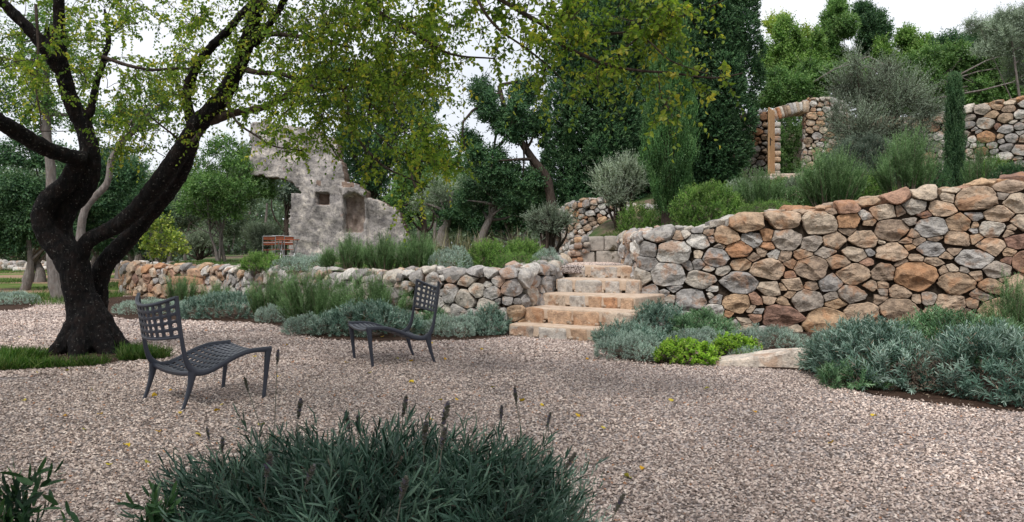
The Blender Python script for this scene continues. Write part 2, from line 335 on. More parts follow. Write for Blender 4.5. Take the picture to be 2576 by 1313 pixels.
def shrub(kind, name, label, cat, cx, d, zb, width, top, seed, depth=None, group=None, mat=None, dens=1.0, dry=0.):
    """cx px centre, d depth of the centre, zb ground height, width in px, top px"""
    rng = np.random.default_rng(seed); K = KINDS[kind]
    c = P(cx, 600, d); c[2] = zb; rx = width/2*d/FPX; ry = depth/2 if depth else rx*.85; h = max((CAMH+(HORIZ-top)*d/FPX)-zb, min(.35, rx))
    root = empty(name, tuple(c), label, cat, group); sl = K['sl']
    rx -= sl*.25; ry -= sl*.25; h -= sl*.35
    blobs = []; nb = max(7, int(18*rx*ry/.25)); nb = min(nb, 46); s = K['bump']
    for i in range(nb):
        a = i*2.399+rng.uniform(-.3, .3); r = math.sqrt((i+.5)/nb)*.86
        hh = h*math.sqrt(max(.12, 1-r*r*.86))*rng.uniform(.84, 1.06)
        br = np.array([max(s*rx, .1), max(s*ry, .1), 0])*rng.uniform(.9, 1.35)*(1.25 if nb < 10 else 1); br[2] = hh*.62
        blobs.append((np.array([c[0]+math.cos(a)*r*rx, c[1]+math.sin(a)*r*ry, zb+hh-br[2]*.98]), br))
    area = PI*rx*ry+PI*(rx+ry)*h*.8
    n = int(K['dens']*area*dens*(1.0 if d < 14.5 else .8)); mb = MB()
    p, nn = blob_points(rng, blobs, n, .12, -.5); keep = p[:, 2] > zb+.01; p = p[keep]; nn = nn[keep]
    up = np.array([0, 0, 1.]); D = unit(nn+up*K['up']*rng.uniform(.4, 1.2, (len(p), 1))+rng.normal(0, .28, (len(p), 3)))
    Ls = sl*rng.uniform(.7, 1.35, len(p)); B = p-D*Ls[:, None]*.65
    lobe = noise(p, 3/max(rx, .3), seed+5, 2)*.18
    shoot_leaves(mb, rng, B, D, Ls, K['k'], K['lL'], K['lW'], K['ang'], K['shape'], K['curl'], base_rnd=np.clip(.5+lobe+rng.normal(0, .28, len(p)), 0, 1))
    mb.build('foliage', M[mat or K['mat']], root, smooth=False)
    # inner twigs and old dry leaves
    sb = MB()
    for i in range(26):
        b = blobs[rng.integers(len(blobs))]; q = b[0]+rng.normal(size=3)*b[1]*.3; s0 = c+np.array([rng.normal()*rx*.25, rng.normal()*ry*.25, -.02])
        mid = (s0+q)/2+rng.normal(size=3)*.04; tube(sb, [s0, mid, q], [.008, .006, .003], 4)
    q, qn = blob_points(rng, [(b[0], b[1]*.82) for b in blobs], int(n*.22), .3, -.6); q = q[q[:, 2] > zb]
    shoot_leaves(sb, rng, q, rng.normal(size=(len(q), 3))+[0, 0, .4], np.full(len(q), sl*.8), 5, K['lL'], K['lW'], 1.0, 'diamond')
    sb.build('dry_foliage', M['dry'], root, smooth=False)
    return root
def rosemary(name, label, cx, d, zb, width, top, seed, mat='rosemary', cat='rosemary shrub', dens=1., depth=None, lean=.35, group=None, bare=0.):
    rng = np.random.default_rng(seed); c = P(cx, 600, d); c[2] = zb; rx = width/2*d/FPX; ry = depth/2 if depth else min(rx*.8, .6)
    h = (CAMH+(HORIZ-top)*d/FPX)-zb; root = empty(name, tuple(c), label, cat, group)
    n = int((150*rx*ry*PI+34)*dens*2.1); a = rng.uniform(0, 6.28, n); r = np.sqrt(rng.uniform(0, 1, n))
    off = np.c_[np.cos(a)*r*rx, np.sin(a)*r*ry, np.zeros(n)]
    nc = max(5, int(16*rx)); cc_ = rng.uniform(-1, 1, (nc, 2))*[rx, ry]; ch_ = rng.uniform(.72, 1.2, nc); ci_ = np.argmin(((off[:, None, :2]-cc_[None])**2).sum(-1), 1); cf = ch_[ci_]; off[:, :2] = off[:, :2]*.62+cc_[ci_]*.38
    tip = c+off+np.c_[np.zeros(n), np.zeros(n), h*(1-.34*r**2)*np.minimum(rng.uniform(.55, 1.0, n)*cf, 1.12)]
    base = c+off*.55; D = tip-base; Ls = np.linalg.norm(D, axis=1); D = D/Ls[:, None]
    bend = np.c_[rng.normal(0, .09, n), rng.normal(0, .09, n), np.zeros(n)]
    k = int(np.clip(np.mean(Ls)/.0125, 16, 64)); mb = MB()
    shoot_leaves(mb, rng, base, D, Ls, k, .032, .0068, .75, 'diamond', .1, bend, t0=.10+bare, vary=.14)
    # side shoots
    m = n*6; i = rng.integers(0, n, m); tt = rng.uniform(.2+bare, .95, m); B = base[i]+D[i]*(Ls[i]*tt)[:, None]+bend[i]*(Ls[i]*tt**2)[:, None]
    dd = unit(D[i]+rng.normal(0, .38, (m, 3))+[0, 0, .3]); shoot_leaves(mb, rng, B, dd, rng.uniform(.07, .17, m), 12, .030, .0068, .75, 'diamond', .1, vary=.14, rshift=.08)
    mb.build('foliage', M[mat], root, smooth=False)
    sb = MB()
    for j in range(min(n, 60)):
        q = [base[j]-[0, 0, .03], base[j]+D[j]*Ls[j]*.5+bend[j]*Ls[j]*.25, base[j]+D[j]*Ls[j]*.95+bend[j]*Ls[j]*.9]; tube(sb, q, [.007, .004, .0015], 4)
    sb.build('dry_foliage', M['dry'], root, smooth=False); return root
def airy(name, label, cat, cx, d, zb, width, top, seed, mat='olive', n=260, sl=.45, k=22, lL=.055, lW=.011, bottom=None, depth=None, trunkr=.05, tmat='bark_brown', low=.25, group=None, ang=.65, upk=1.0, pxb=None):
    """olive-like bush: long leafy shoots over a few limbs"""
    rng = np.random.default_rng(seed); c = P(cx, 600, d); c[2] = zb; rx = width/2*d/FPX; ry = depth/2 if depth else rx*.8; h = (CAMH+(HORIZ-top)*d/FPX)-zb
    root = empty(name, tuple(c), label, cat, group); cc = c+[0, 0, h*(low+1)/2]; rz = h*(1-low)/2
    nb = 12; blobs = []
    for i in range(nb):
        v = unit(rng.normal(size=3)); v[2] *= .9; blobs.append((cc+v*np.array([rx, ry, rz])*rng.uniform(.35, .62), np.array([rx, ry, rz])*rng.uniform(.28, .42)))
    if pxb: blobs = [(P(x, y, d+rng.uniform(-.5, .5)), np.array([a_, (a_+b_)/2, b_])*d/FPX) for x, y, a_, b_ in pxb]
    p, nn = blob_points(rng, blobs, n, .7, -1)
    D = unit(nn*.9+(p-cc)/max(rx, rz)*.5+np.array([0, 0, upk*.7])+rng.normal(0, .3, (n, 3))); Ls = sl*rng.uniform(.6, 1.2, n)
    bend = rng.normal(0, .12, (n, 3)); mb = MB()
    B = p-D*Ls[:, None]*.7; shoot_leaves(mb, rng, B, D, Ls, k, lL, lW, ang, 'diamond', .15, bend, vary=.2)
    mb.build('foliage', M[mat], root, smooth=False)
    sb = MB(); tr = MB()
    for j in range(0, n, 2):
        tube(sb, [B[j], B[j]+D[j]*Ls[j]*.5+bend[j]*Ls[j]*.25, B[j]+D[j]*Ls[j]+bend[j]*Ls[j]], [.005, .004, .002], 3)
    for b in blobs:
        s0 = c+np.array([rng.normal()*trunkr, rng.normal()*trunkr, -.05]); m1 = s0+(b[0]-s0)*.45+rng.normal(size=3)*rx*.12+[0, 0, h*.05]
        tube(tr, [s0, m1, b[0]], [trunkr, trunkr*.55, trunkr*.2], 6, .08, rng, sub=3)
        for q in range(6): tube(tr, [b[0], b[0]+rng.normal(size=3)*b[1]*.6+[0, 0, b[1][2]*.3]], [trunkr*.2, .003], 3)
    tr.build('limbs', M[tmat], root); sb.build('twigs', M[tmat], root); return root

# ------------------------------------------------------------------ trees
def tree(name, label, cat, base, blobs, seed, mat='tree', n=900, sl=.5, k=9, lL=.09, lW=.05, shape='diamond', tmat='bark_grey', tr=.12, trunks=1, vol=.35, up=.4, path=None, group=None, ang=1.0, droop=.1, limbs=10):
    """blobs [(centre, radii)] are the crown's clumps"""
    rng = np.random.default_rng(seed); base = np.array(base, float); root = empty(name, tuple(base), label, cat, group)
    sub = []
    for (c, r) in blobs:
        r = np.broadcast_to(r, 3); nb = 9
        for i in range(nb):
            v = unit(rng.normal(size=3)); s = rng.uniform(.25, .5); sub.append((np.array(c)+v*r*rng.uniform(.45, .85), r*s*rng.uniform(.8, 1.2, 3)))
    p, nn = blob_points(rng, sub, n, vol, -.8); m = len(p)
    D = unit(nn+rng.normal(0, .45, (m, 3))+[0, 0, up]); Ls = sl*rng.uniform(.5, 1.3, m); mb = MB()
    ci = noise(p, 1.2, seed+3, 2)*.2
    shoot_leaves(mb, rng, p-D*Ls[:, None]*.6, D, Ls, k, lL, lW, ang, shape, .2, rng.normal(0, .1, (m, 3)), base_rnd=np.clip(.5+ci+rng.normal(0, .25, m), 0, 1), droop=droop)
    mb.build('crown', M[mat], root, smooth=False)
    tb = MB(); cc = np.mean([b[0] for b in blobs], axis=0)
    for q in range(trunks):
        b0 = base+np.array([rng.normal()*.12, rng.normal()*.12, 0])*(q > 0)*2.5-[0, 0, .1]
        if path is not None and q == 0: pts = [np.array(x, float) for x in path]
        else:
            top = cc+rng.normal(size=3)*.25; mid = b0*.55+top*.45+rng.normal(size=3)*np.array([.18, .18, .05])*np.linalg.norm(top-b0)*.3; pts = [b0, (b0+mid)/2+rng.normal(size=3)*.06, mid, top]
        rr = np.linspace(1, .35, len(pts))*tr; rr[0] *= 1.25
        tube(tb, pts, rr, 9, .05, rng, sub=5); pp, _ = resample(np.array(pts), rr, 6)
        for j in range(limbs):
            s = sub[rng.integers(len(sub))]; o = pp[int(len(pp)*rng.uniform(.5, .98))]; e = s[0]; mm = (o+e)/2+rng.normal(size=3)*.12*np.linalg.norm(e-o)
            tube(tb, [o, mm, e], [tr*.35, tr*.22, tr*.08], 5, sub=3)
            for z in range(4): tube(tb, [e, e+rng.normal(size=3)*s[1]*.8], [tr*.08, .004], 3)
    tb.build('trunk', M[tmat], root); return root
def px_blobs(lst): return [(P(x, y, d), np.array([rx, (rx+ry)/2 if len(q) == 0 else q[0], ry])*np.array([d/FPX]*3)) for (x, y, rx, ry, d, *q) in lst]
def conifer(name, label, base, top, rad, seed, nb=150, mat='conifer', lean=(0, 0), n=9000, skirt=.0, k=8, lL=.085, lW=.042, sl=.17, power=.75, low=.72):
    rng = np.random.default_rng(seed); base = np.array(base, float); root = empty(name, tuple(base), label, 'conifer'); H = top-base[2]; sub = []
    for i in range(nb):
        f = (i+.5)/nb; z = f**.9; r = rad*(1-z)**power*min(1, low+z*1.6); a = rng.uniform(0, 6.28); s = rad*rng.uniform(.16, .30)*(1.1-.5*z)
        rr = r*rng.uniform(.72, 1.04)
        sub.append((base+[math.cos(a)*rr+lean[0]*z, math.sin(a)*rr*.85, skirt+z*(H-skirt)], np.array([s, s, s*1.15])))
    p, nn = blob_points(rng, sub, n, .2, -.7); m0 = n//2; zz = rng.uniform(0, .96, m0); aa = rng.uniform(0, 6.28, m0); ri = rad*(1-zz)**power*np.minimum(1, low+zz*1.6)*rng.uniform(.45, .85, m0)
    p = np.r_[p, base+np.c_[np.cos(aa)*ri+lean[0]*zz, np.sin(aa)*ri*.85, skirt+zz*(H-skirt)]]; nn = np.r_[nn, np.c_[np.cos(aa), np.sin(aa), aa*0]]
    m = len(p); D = unit(nn+rng.normal(0, .35, (m, 3))+[0, 0, .55]); Ls = sl*rng.uniform(.6, 1.4, m); mb = MB()
    ci = noise(p, 1.6, seed+3, 2)*.22
    shoot_leaves(mb, rng, p-D*Ls[:, None]*.4, D, Ls, k, lL, lW, .75, 'diamond', .1, base_rnd=np.clip(.42+ci+rng.normal(0, .22, m), 0, 1))
    mb.build('crown', M[mat], root, smooth=False)
    tb = MB(); tube(tb, [base-[0, 0, .2], base+[0, 0, H*.5], base+[lean[0]*.9, 0, H*.93]], [rad*.09, rad*.05, rad*.01], 8, .05, np.random.default_rng(2), sub=5)
    for q in range(60):
        s = sub[rng.integers(nb)]; z = s[0][2]-.4*rad*.3; tube(tb, [base+[0, 0, max(.1, z-base[2])], s[0]], [.04, .012], 4)
    tb.build('trunk', M['bark_brown'], root); return root
def cypress(name, label, base, top, rfun, seed, n=3500, k=12, trunk=.06, clear=.0, mat='cypress'):
    rng = np.random.default_rng(seed); base = np.array(base, float); root = empty(name, tuple(base), label, 'cypress'); H = top-base[2]-clear
    z = rng.uniform(0, 1, n)**.9; a = rng.uniform(0, 6.28, n); R = np.array([rfun(q) for q in z]); wob = 1+.16*np.sin(a*5+z*22)+.12*np.sin(a*3-z*35)+rng.normal(0, .08, n)
    rr = R*wob*np.where(rng.uniform(size=n) < .75, 1, rng.uniform(.3, 1, n)); o = np.c_[np.cos(a), np.sin(a), np.zeros(n)]
    p = base+o*rr[:, None]+np.c_[np.zeros(n), np.zeros(n), clear+z*H]
    D = unit(o*.28+[0, 0, 1]+rng.normal(0, .16, (n, 3))); Ls = rng.uniform(.15, .38, n); mb = MB()
    ci = noise(p*[1, 1, .4], 7, seed, 2)*.2
    shoot_leaves(mb, rng, p-D*Ls[:, None]*.7, D, Ls, k, .042, .018, .5, 'diamond', .1, base_rnd=np.clip(.45+ci+rng.normal(0, .22, n), 0, 1)); mb.build('crown', M[mat], root, smooth=False)
    tb = MB(); tube(tb, [base-[0, 0, .1], base+[.01, 0, H*.5], base+[0, 0, H*.95]], [trunk*1.25, trunk*.7, .01], 9, .05, rng, sub=5)
    for q in range(40):
        j = rng.integers(n); s0 = base+[0, 0, max(.1, p[j, 2]-base[2]-.35)]; tube(tb, [s0, (s0+p[j])/2+[0, 0, .04], p[j]], [.012, .008, .003], 4)
    tb.build('trunk', M['bark_brown'], root); return root
# ------------------------------------------------------------------ terrain
def inside(px, py, poly):
    px = np.asarray(px); py = np.asarray(py); r = np.zeros(px.shape, bool); n = len(poly)
    for i in range(n):
        x0, y0 = poly[i]; x1, y1 = poly[(i+1) % n]
        if y0 == y1: continue
        c = ((y0 > py) != (y1 > py)) & (px < (x1-x0)*(py-y0)/(y1-y0)+x0); r ^= c
    return r
def sst(x): x = np.clip(x, 0, 1); return x*x*(3-2*x)
W1 = [((px-CX)*d/FPX, d) for px, d in [(309, 25.2), (300, 24.2), (318, 23.0), (360, 22.2), (480, 21.2), (640, 18.0), (800, 15.6), (915, 14.3), (1050, 13.5), (1200, 12.95), (1286, 12.62), (1318, 12.72), (1346, 13.1), (1388, 13.6), (1420, 14.4), (1428, 15.6)]]
W2 = [(2.25, 16.6), (2.12, 15.2), (2.05, 13.5), (2.2, 13.12), (3.5, 13.08), (4.96, 12.98), (6.2, 12.75), (7.6, 12.2), (9.5, 11.2), (12, 9.6), (15, 7.6)]
def w2top(x): return np.interp(x, [2.05, 3.1, 4, 5, 6.2, 7.3, 9.5, 12], [1.62, 1.70, 1.90, 2.0, 2.2, 2.38, 2.5, 2.6])
def hgt(x, y):
    x = np.asarray(x, float); y = np.asarray(y, float)
    xl = -12.6-(y-24)*.3; left = (.80+.15*sst((x+9)/8))*sst((x-xl)/2.0)
    fy = np.interp(x, [2, 5, 7.6, 9.5, 15, 40], [13.1, 13, 12.2, 11.2, 7.6, 0])
    right = np.minimum(w2top(x), 2.25)-.12+.075*np.clip(y-fy, 0, 17-fy)+.13*np.clip(y-17, 0, 9)
    up = np.where(x < 10.5, 3.5+.2*(y-25), 5.35+.11*(y-24.5)); b = sst((x-9.8)/1.6)
    up = (3.5+.16*(y-25))*(1-b)+(5.45+.11*(y-24.5))*b
    right = np.where(y > 25.2, np.maximum(up, right*0+2.9), right)
    right = right-.22*(1-sst((x-2.3)/.8))*(1-sst((y-16.9)/1.6))
    s = sst((x-1.0)/(1.1+.3*np.clip(y-18, 0, 30)))*sst((y-15.2)/1.0+(x > 2.0)*2)
    far = sst((y-40)/20); right = right*(1-far*0)+0*far
    return left*(1-s)+right*s+.03*np.sin(x*2.1+y)*np.sin(y*1.7)*(y > 14.5)
def sheet(name, poly, z, mat, cell=None, zf=None, kind='structure'):
    poly = [(float(a), float(b)) for a, b in poly]
    if cell is None:
        me = bpy.data.meshes.new(name); me.from_pydata([(a, b, z) for a, b in poly], [], [list(range(len(poly)))]); me.materials.append(mat)
        import bmesh; bm = bmesh.new(); bm.from_mesh(me); bmesh.ops.triangulate(bm, faces=bm.faces[:])
        for f in bm.faces:
            if f.normal.z < 0: f.normal_flip()
        bm.to_mesh(me); bm.free()
        o = bpy.data.objects.new(name, me); C.objects.link(o)
    else:
        xs = np.arange(min(p[0] for p in poly), max(p[0] for p in poly)+cell, cell); ys = np.arange(min(p[1] for p in poly), max(p[1] for p in poly)+cell, cell)
        X, Y = np.meshgrid(xs, ys); Z = zf(X, Y); nx = len(xs); V = np.c_[X.ravel(), Y.ravel(), Z.ravel()]
        i, j = np.meshgrid(np.arange(len(ys)-1), np.arange(nx-1), indexing='ij'); ins = inside(X[:-1, :-1]+cell/2, Y[:-1, :-1]+cell/2, poly)
        a = (i*nx+j)[ins]; mb = MB(); mb.add(V, np.stack([a, a+1, a+nx+1, a+nx], 1)); o = mb.build(name, mat)
    o['kind'] = kind; return o
sheet('ground', [(-160, -60), (160, -60), (160, 200), (-160, 200)], -.03, M['lawn'])
court = [(-40, -6), (-40, 19.0), G(0, 752)[:2], G(100, 757)[:2], G(200, 757)[:2], G(300, 748)[:2], (-11.0, 22.6), (-7, 19.5), (0.5, 14.5), (3, 13.4), (8, 12.4), (16, 7.2), (24, 2), (24, -6)]
sheet('gravel_court', court, .0, M['gravel_bed'])
# planting beds (soil)
left_bed = [G(295, 806)[:2], G(480, 806)[:2], G(640, 812)[:2], G(715, 822)[:2], G(760, 846)[:2], G(850, 858)[:2], G(1000, 860)[:2], G(1150, 857)[:2], G(1235, 853)[:2], G(1283, 846)[:2], (.15, 12.75), (-1.6, 13.4), (-3.2, 15), (-6, 18.4), (-8.5, 21), (-10.6, 22.4), (-11.4, 22), (-10.8, 19)]
right_bed = [G(1497, 862)[:2], G(1540, 902)[:2], G(1640, 919)[:2], G(1790, 914)[:2], G(1900, 926)[:2], G(2045, 934)[:2], G(2100, 968)[:2], G(2200, 996)[:2], G(2330, 1013)[:2], G(2576, 1040)[:2], (7, 5.9), (9, 5.4), (12, 5.2), (15, 7.4), (9.5, 11.3), (6.2, 12.9), (2.1, 13.2)]
tree_bed = []
for i in range(28):
    a = i*2*PI/28; r = 1+.1*math.sin(3*a)+.08*math.sin(7*a+1); tree_bed.append((-5.85+1.36*r*math.cos(a), 9.72+.70*r*math.sin(a)+.16*math.cos(a)))
rear_bed = [G(-200, 790)[:2], G(-60, 787)[:2], G(60, 780)[:2], G(95, 768)[:2], G(90, 745)[:2], (-14, 21.8), (-20, 21.8)]
def smooth_poly(p, it=2):
    p = [np.array(q) for q in p]
    for _ in range(it):
        q = []
        for i in range(len(p)): a, b = p[i], p[(i+1) % len(p)]; q += [a*.75+b*.25, a*.25+b*.75]
        p = q
    return [tuple(x) for x in p]
def bedz(X, Y): return .010+.006*np.sin(X*5+Y*3)*np.sin(Y*6)
left_bed = smooth_poly(left_bed); right_bed = smooth_poly(right_bed); rear_bed = smooth_poly(rear_bed)
for p in (left_bed, right_bed, rear_bed, tree_bed): sheet('soil', p, .02, M['soil'], .07, bedz)
terr = [(a, b+.25) for a, b in W1[1:11]]+[(.35, 13.2), (.75, 14.0), (.95, 15.2), (.95, 16.6), (2.35, 16.75), (2.45, 13.4), (5, 13.3), (6.3, 13.05), (7.8, 12.5), (9.7, 11.5), (12.2, 9.9), (15.2, 7.9), (45, 5), (45, 75), (-30, 75), (-19.5, 45)]
sheet('terrace_ground', terr, 0, M['terrace'], .25, hgt)

# gravel pebbles
def pebbles():
    rng = np.random.default_rng(5); mb = MB()
    def zone(n, x0, x1, y0, y1, size, cond):
        x = rng.uniform(x0, x1, n); y = rng.uniform(y0, y1, n); k = cond(x, y) & inside(x, y, court)
        xj, yj = x+rng.normal(0, .06, n), y+rng.normal(0, .06, n)
        for p in (left_bed, right_bed, rear_bed, tree_bed): k &= ~inside(xj, yj, p)
        x = x[k]; y = y[k]; m = len(x)
        s = size*rng.uniform(.55, 1.25, (m, 1)); base = np.array([[1, 0, 0], [0, 1, 0], [-1, 0, 0], [0, -1, 0], [0, 0, 1], [0, 0, -1.]])
        v = np.broadcast_to(base, (m, 6, 3))*rng.uniform(.55, 1.15, (m, 6, 3)).max(-1, keepdims=True)+rng.normal(0, .22, (m, 6, 3)); v = v*np.stack([np.ones(m), rng.uniform(.65, 1., m), rng.uniform(.5, .85, m)], 1)[:, None]
        a = rng.uniform(0, 6.28, m); ca, sa = np.cos(a)[:, None], np.sin(a)[:, None]; tx = rng.normal(0, .35, (m, 1))
        X = v[..., 0]*ca-v[..., 1]*sa; Y = v[..., 0]*sa+v[..., 1]*ca; Z = v[..., 2]+X*tx
        V = np.stack([X*s+x[:, None], Y*s+y[:, None], Z*s+rng.uniform(.001, .009, (m, 1))], -1)
        F = np.array([[0, 1, 4], [1, 2, 4], [2, 3, 4], [3, 0, 4]])
        FF = (F[None]+np.arange(m)[:, None, None]*6).reshape(-1, 3); r = np.clip(rng.beta(1.6, 1.6, m), 0, .98); r[rng.uniform(size=m) < .012] = 1
        mb.add(V.reshape(-1, 3), FF, np.repeat(r, 4))
    cone = lambda x, y, a, b: (np.hypot(x*.9, y) >= a) & (np.hypot(x*.9, y) < b)
    zone(200000, -5.5, 5.5, 1.0, 6.2, .0112, lambda x, y: cone(x, y, 0, 5.6) & (abs(x) < y*.8+1.2))
    zone(400000, -10.5, 11, 3.8, 13.6, .0122, lambda x, y: cone(x, y, 5.6, 9.6) & (abs(x) < y*.75+1))
    zone(210000, -13, 12, 8.5, 14.5, .0175, lambda x, y: cone(x, y, 9.6, 13.5) & (abs(x) < y*.75+1))
    zone(110000, -17, -3, 10, 22.5, .021, lambda x, y: cone(x, y, 13.5, 26) & (abs(x) < y*.72+1))
    # pebbles on the landing
    x = rng.uniform(.95, 2.15, 4500); y = rng.uniform(14.0, 16.5, 4500)
    o = mb.build('gravel', M['pebble'], smooth=False); o['kind'] = 'stuff'; o['label'] = 'pinkish grey crushed gravel covering the whole courtyard'; o['category'] = 'gravel'
pebbles()

# ------------------------------------------------------------------ dry stone walls
GREY = [(.42, .395, .37), (.36, .34, .325), (.54, .51, .47), (.30, .28, .265), (.46, .415, .36)]
WARM = [(.39, .29, .21), (.45, .34, .25), (.32, .24, .18), (.49, .40, .31), (.35, .30, .255), (.42, .30, .205)]
ORNG = [(.46, .27, .155), (.36, .22, .155), (.48, .33, .21), (.24, .145, .11), (.43, .24, .14)]
def pick(rng, wg, ww, wo):
    s = rng.uniform()*(wg+ww+wo); L_ = GREY if s < wg else WARM if s < wg+ww else ORNG
    c = np.array(L_[rng.integers(len(L_))])*rng.uniform(.82, 1.14); return c
def stone_geo(mb, rng, mapf, cu, cs, hp_n, hp_h, ax, K, D, col, lift=0., tilt=.5):
    """one stone: star shape from half planes, bulging towards the viewer of the wall"""
    th = np.arange(K)*2*PI/K+rng.uniform(0, .5); dr = np.c_[np.cos(th), np.sin(th)]; rm0 = 1/np.mean((np.maximum(dr@hp_n.T, 0)/hp_h).max(1))
    for _ in range(rng.integers(1, 4)):
        a_ = rng.uniform(0, 6.28); hp_n = np.vstack([hp_n, [math.cos(a_), math.sin(a_)]]); hp_h = np.r_[hp_h, rm0*rng.uniform(.78, 1.02)]
    q = np.maximum(dr@hp_n.T, 0)/hp_h; r = (q**60).sum(1)**(-1/60); r = r*(1+.022*rng.normal(size=K))
    rings = [.25, .45, .62, .76, .87, .95, 1.0, .97]; rm = r.mean(); g = [rng.normal(0, tilt, 2) for _ in range(4)]; o0 = rng.uniform(.70, 1.05, 4)
    uv = [np.zeros((1, 2))]; tt = [np.zeros(1)]
    for t_ in rings: uv.append(dr*(r*t_)[:, None]); tt.append(np.full(K, t_))
    uv = np.concatenate(uv); tt = np.concatenate(tt); x = uv/rm
    ed = np.maximum((hp_h[None]-uv@hp_n.T).min(1), 0); o = np.minimum(D, D*.42+ed*rng.uniform(.9, 2.6))
    for a, b in zip(g, o0): o = np.minimum(o, D*np.maximum(b+x@a*.8, .12))
    o += D*.26*noise(np.c_[x*1.6+rng.uniform(0, 50, 2), o*0], 2.6, int(rng.integers(1e6)), 3)*(tt < .97)
    o = o-.012*(tt > .97)
    o[-K:] = -min(.14, rm*1.2)
    V = mapf(cu+uv[:, 0]*ax, cs+uv[:, 1], o+lift); F3 = [[0, 1+j, 1+(j+1) % K] for j in range(K)]; F4 = []
    for k in range(len(rings)-1):
        b = 1+k*K
        for j in range(K): F4.append([b+j, b+K+j, b+K+(j+1) % K, b+(j+1) % K])
    mb.add(V, F3, .5, col); mb.n -= 0
    base = mb.n-len(V); mb.F.append(np.array(F4)+base); m = len(F4); mb.R.append(np.full(m, .5)); mb.K.append(np.broadcast_to(col, (m, 3)).copy()); mb.M.append(np.zeros(m, int))
def pack(rng, U, S, radii, ax, hfun=None):
    """radii: list of (r, tries)"""
    cen = np.zeros((0, 2)); rad = np.zeros(0)
    for r, tries in radii:
        for _ in range(tries):
            q = np.array([rng.uniform(0, U/ax), rng.uniform(0, S)])
            rr = r*rng.uniform(.85, 1.15)
            if hfun is not None and q[1] > hfun(q[0]*ax)-rr*.3: continue
            if len(cen) and np.any(np.hypot(*(cen-q).T) < (rad+rr)*.92): continue
            cen = np.vstack([cen, q]); rad = np.append(rad, rr)
    return cen, rad
def stone_wall(name, label, path, ztop, zbase, radii, seed, weights, depth=.35, ax=1.35, K=16, bulge=.42, gap=.010, cat='stone wall', rho=.09, parent=None, tilt=.5, topjag=.05, part=None, xdep=None):
    rng = np.random.default_rng(seed); p = [np.array(a, float) for a in path]
    for _ in range(2): p = [p[0]]+[x for i in range(len(p)-1) for x in (p[i]*.75+p[i+1]*.25, p[i]*.25+p[i+1]*.75)]+[p[-1]]
    p = np.array(p); sl = np.r_[0, np.cumsum(np.hypot(*np.diff(p, axis=0).T))]; U = sl[-1]
    T = unit(np.gradient(p, axis=0)); Nm = np.c_[T[:, 1], -T[:, 0]]
    pos = lambda u: (np.interp(u, sl, p[:, 0]), np.interp(u, sl, p[:, 1])); nrm = lambda u: (np.interp(u, sl, Nm[:, 0]), np.interp(u, sl, Nm[:, 1]))
    zt = lambda u: ztop(*pos(u)); zb = lambda u: zbase(*pos(u))
    hm = max(zt(u)-zb(u) for u in sl); S = hm+depth
    def mapf(u, s, o):
        u = np.clip(u, -.1, U+.1); x, y = pos(u); nx, ny = nrm(u); H = zt(u)-zb(u); s1 = s-(H-rho); th = np.clip(s1/rho, 0, PI/2); top = np.maximum(s1-PI/2*rho, 0)
        n_ = np.where(s1 < 0, o, -rho*(1-np.cos(th))+o*np.cos(th))-top; z = np.where(s1 < 0, s, H-rho+rho*np.sin(th)+o*np.sin(th)); bat = -.05*np.clip(z/2, 0, 1)
        x = x+np.where(u > U, u-U, np.minimum(u, 0))*np.interp(u, sl, T[:, 0]); return np.c_[x+nx*(n_+bat), y+ny*(n_+bat), zb(u)+z]
    hf = lambda u: zt(u)-zb(u)+depth
    cen, rad = pack(rng, U, S, radii, ax, hf); mb = MB()
    for i in range(len(cen)):
        d = cen-cen[i]; dist = np.hypot(*d.T); dist[i] = 1e9; j = np.argsort(dist)[:14]; dj = dist[j]; n_ = d[j]/dj[:, None]
        h = np.maximum((dj**2+rad[i]**2-rad[j]**2)/(2*dj)-gap, .018)
        n_ = np.vstack([n_, [[1, 0], [-1, 0], [0, 1], [0, -1]]]); h = np.r_[h, max(U/ax-cen[i, 0], .02), max(cen[i, 0], .02), max(hf(cen[i, 0]*ax)-cen[i, 1], .02), cen[i, 1]+.03]; h = np.minimum(h, rad[i]*2.2)
        u = cen[i, 0]*ax; H = zt(u)-zb(u); near_top = cen[i, 1] > H-.12
        x, y = pos(u); col = pick(rng, *weights(x, cen[i, 1]/max(H, .1)))
        D = float(np.clip(bulge*rad[i]*1.1, .015, .13)); stone_geo(mb, rng, mapf, u, cen[i, 1], n_, h, ax, K, D, col, rng.uniform(-.01, .02)+(rng.uniform(-.02, topjag*1.7) if near_top else 0), tilt)
    # fill behind the stones
    us = np.linspace(0, U, 60); fb = MB(); prof = [(-.2, 0), None, None]; rows = []
    for u in us:
        H = float(zt(u)-zb(u)); q = [(-.3, -.06), (H*.5, -.10), (H-.08, -.11), (H-.06, -.2), (H-.04, -depth-.05), (H*.3, -depth-.05)]
        x, y = pos(u); nx, ny = nrm(u); rows.append([(x+nx*o, y+ny*o, float(zb(u))+z) for z, o in q])
    V = np.array(rows).reshape(-1, 3); k = 6; i = np.arange(59)[:, None]*k; jj = np.arange(k-1)[None]; F = np.stack([i+jj, i+k+jj, i+k+jj+1, i+jj+1], -1).reshape(-1, 4)
    mb.add(V, F, .5, None, 1)
    for b in (0, 59*k): mb.add(V[b:b+k], [[0, 1, 2, 3], [0, 3, 4, 5]], .5, None, 1)
    o = mb.build(part or name, [M['stone'], M['fill']], parent, smooth=False)
    if parent is None: tag(o, label, cat)
    return o
def wt_right(x, f):
    a = float(sst((x-2.9)/1.6)); return (.86*(1-a)+.14*a, .12+.72*a, .02+.16*a)
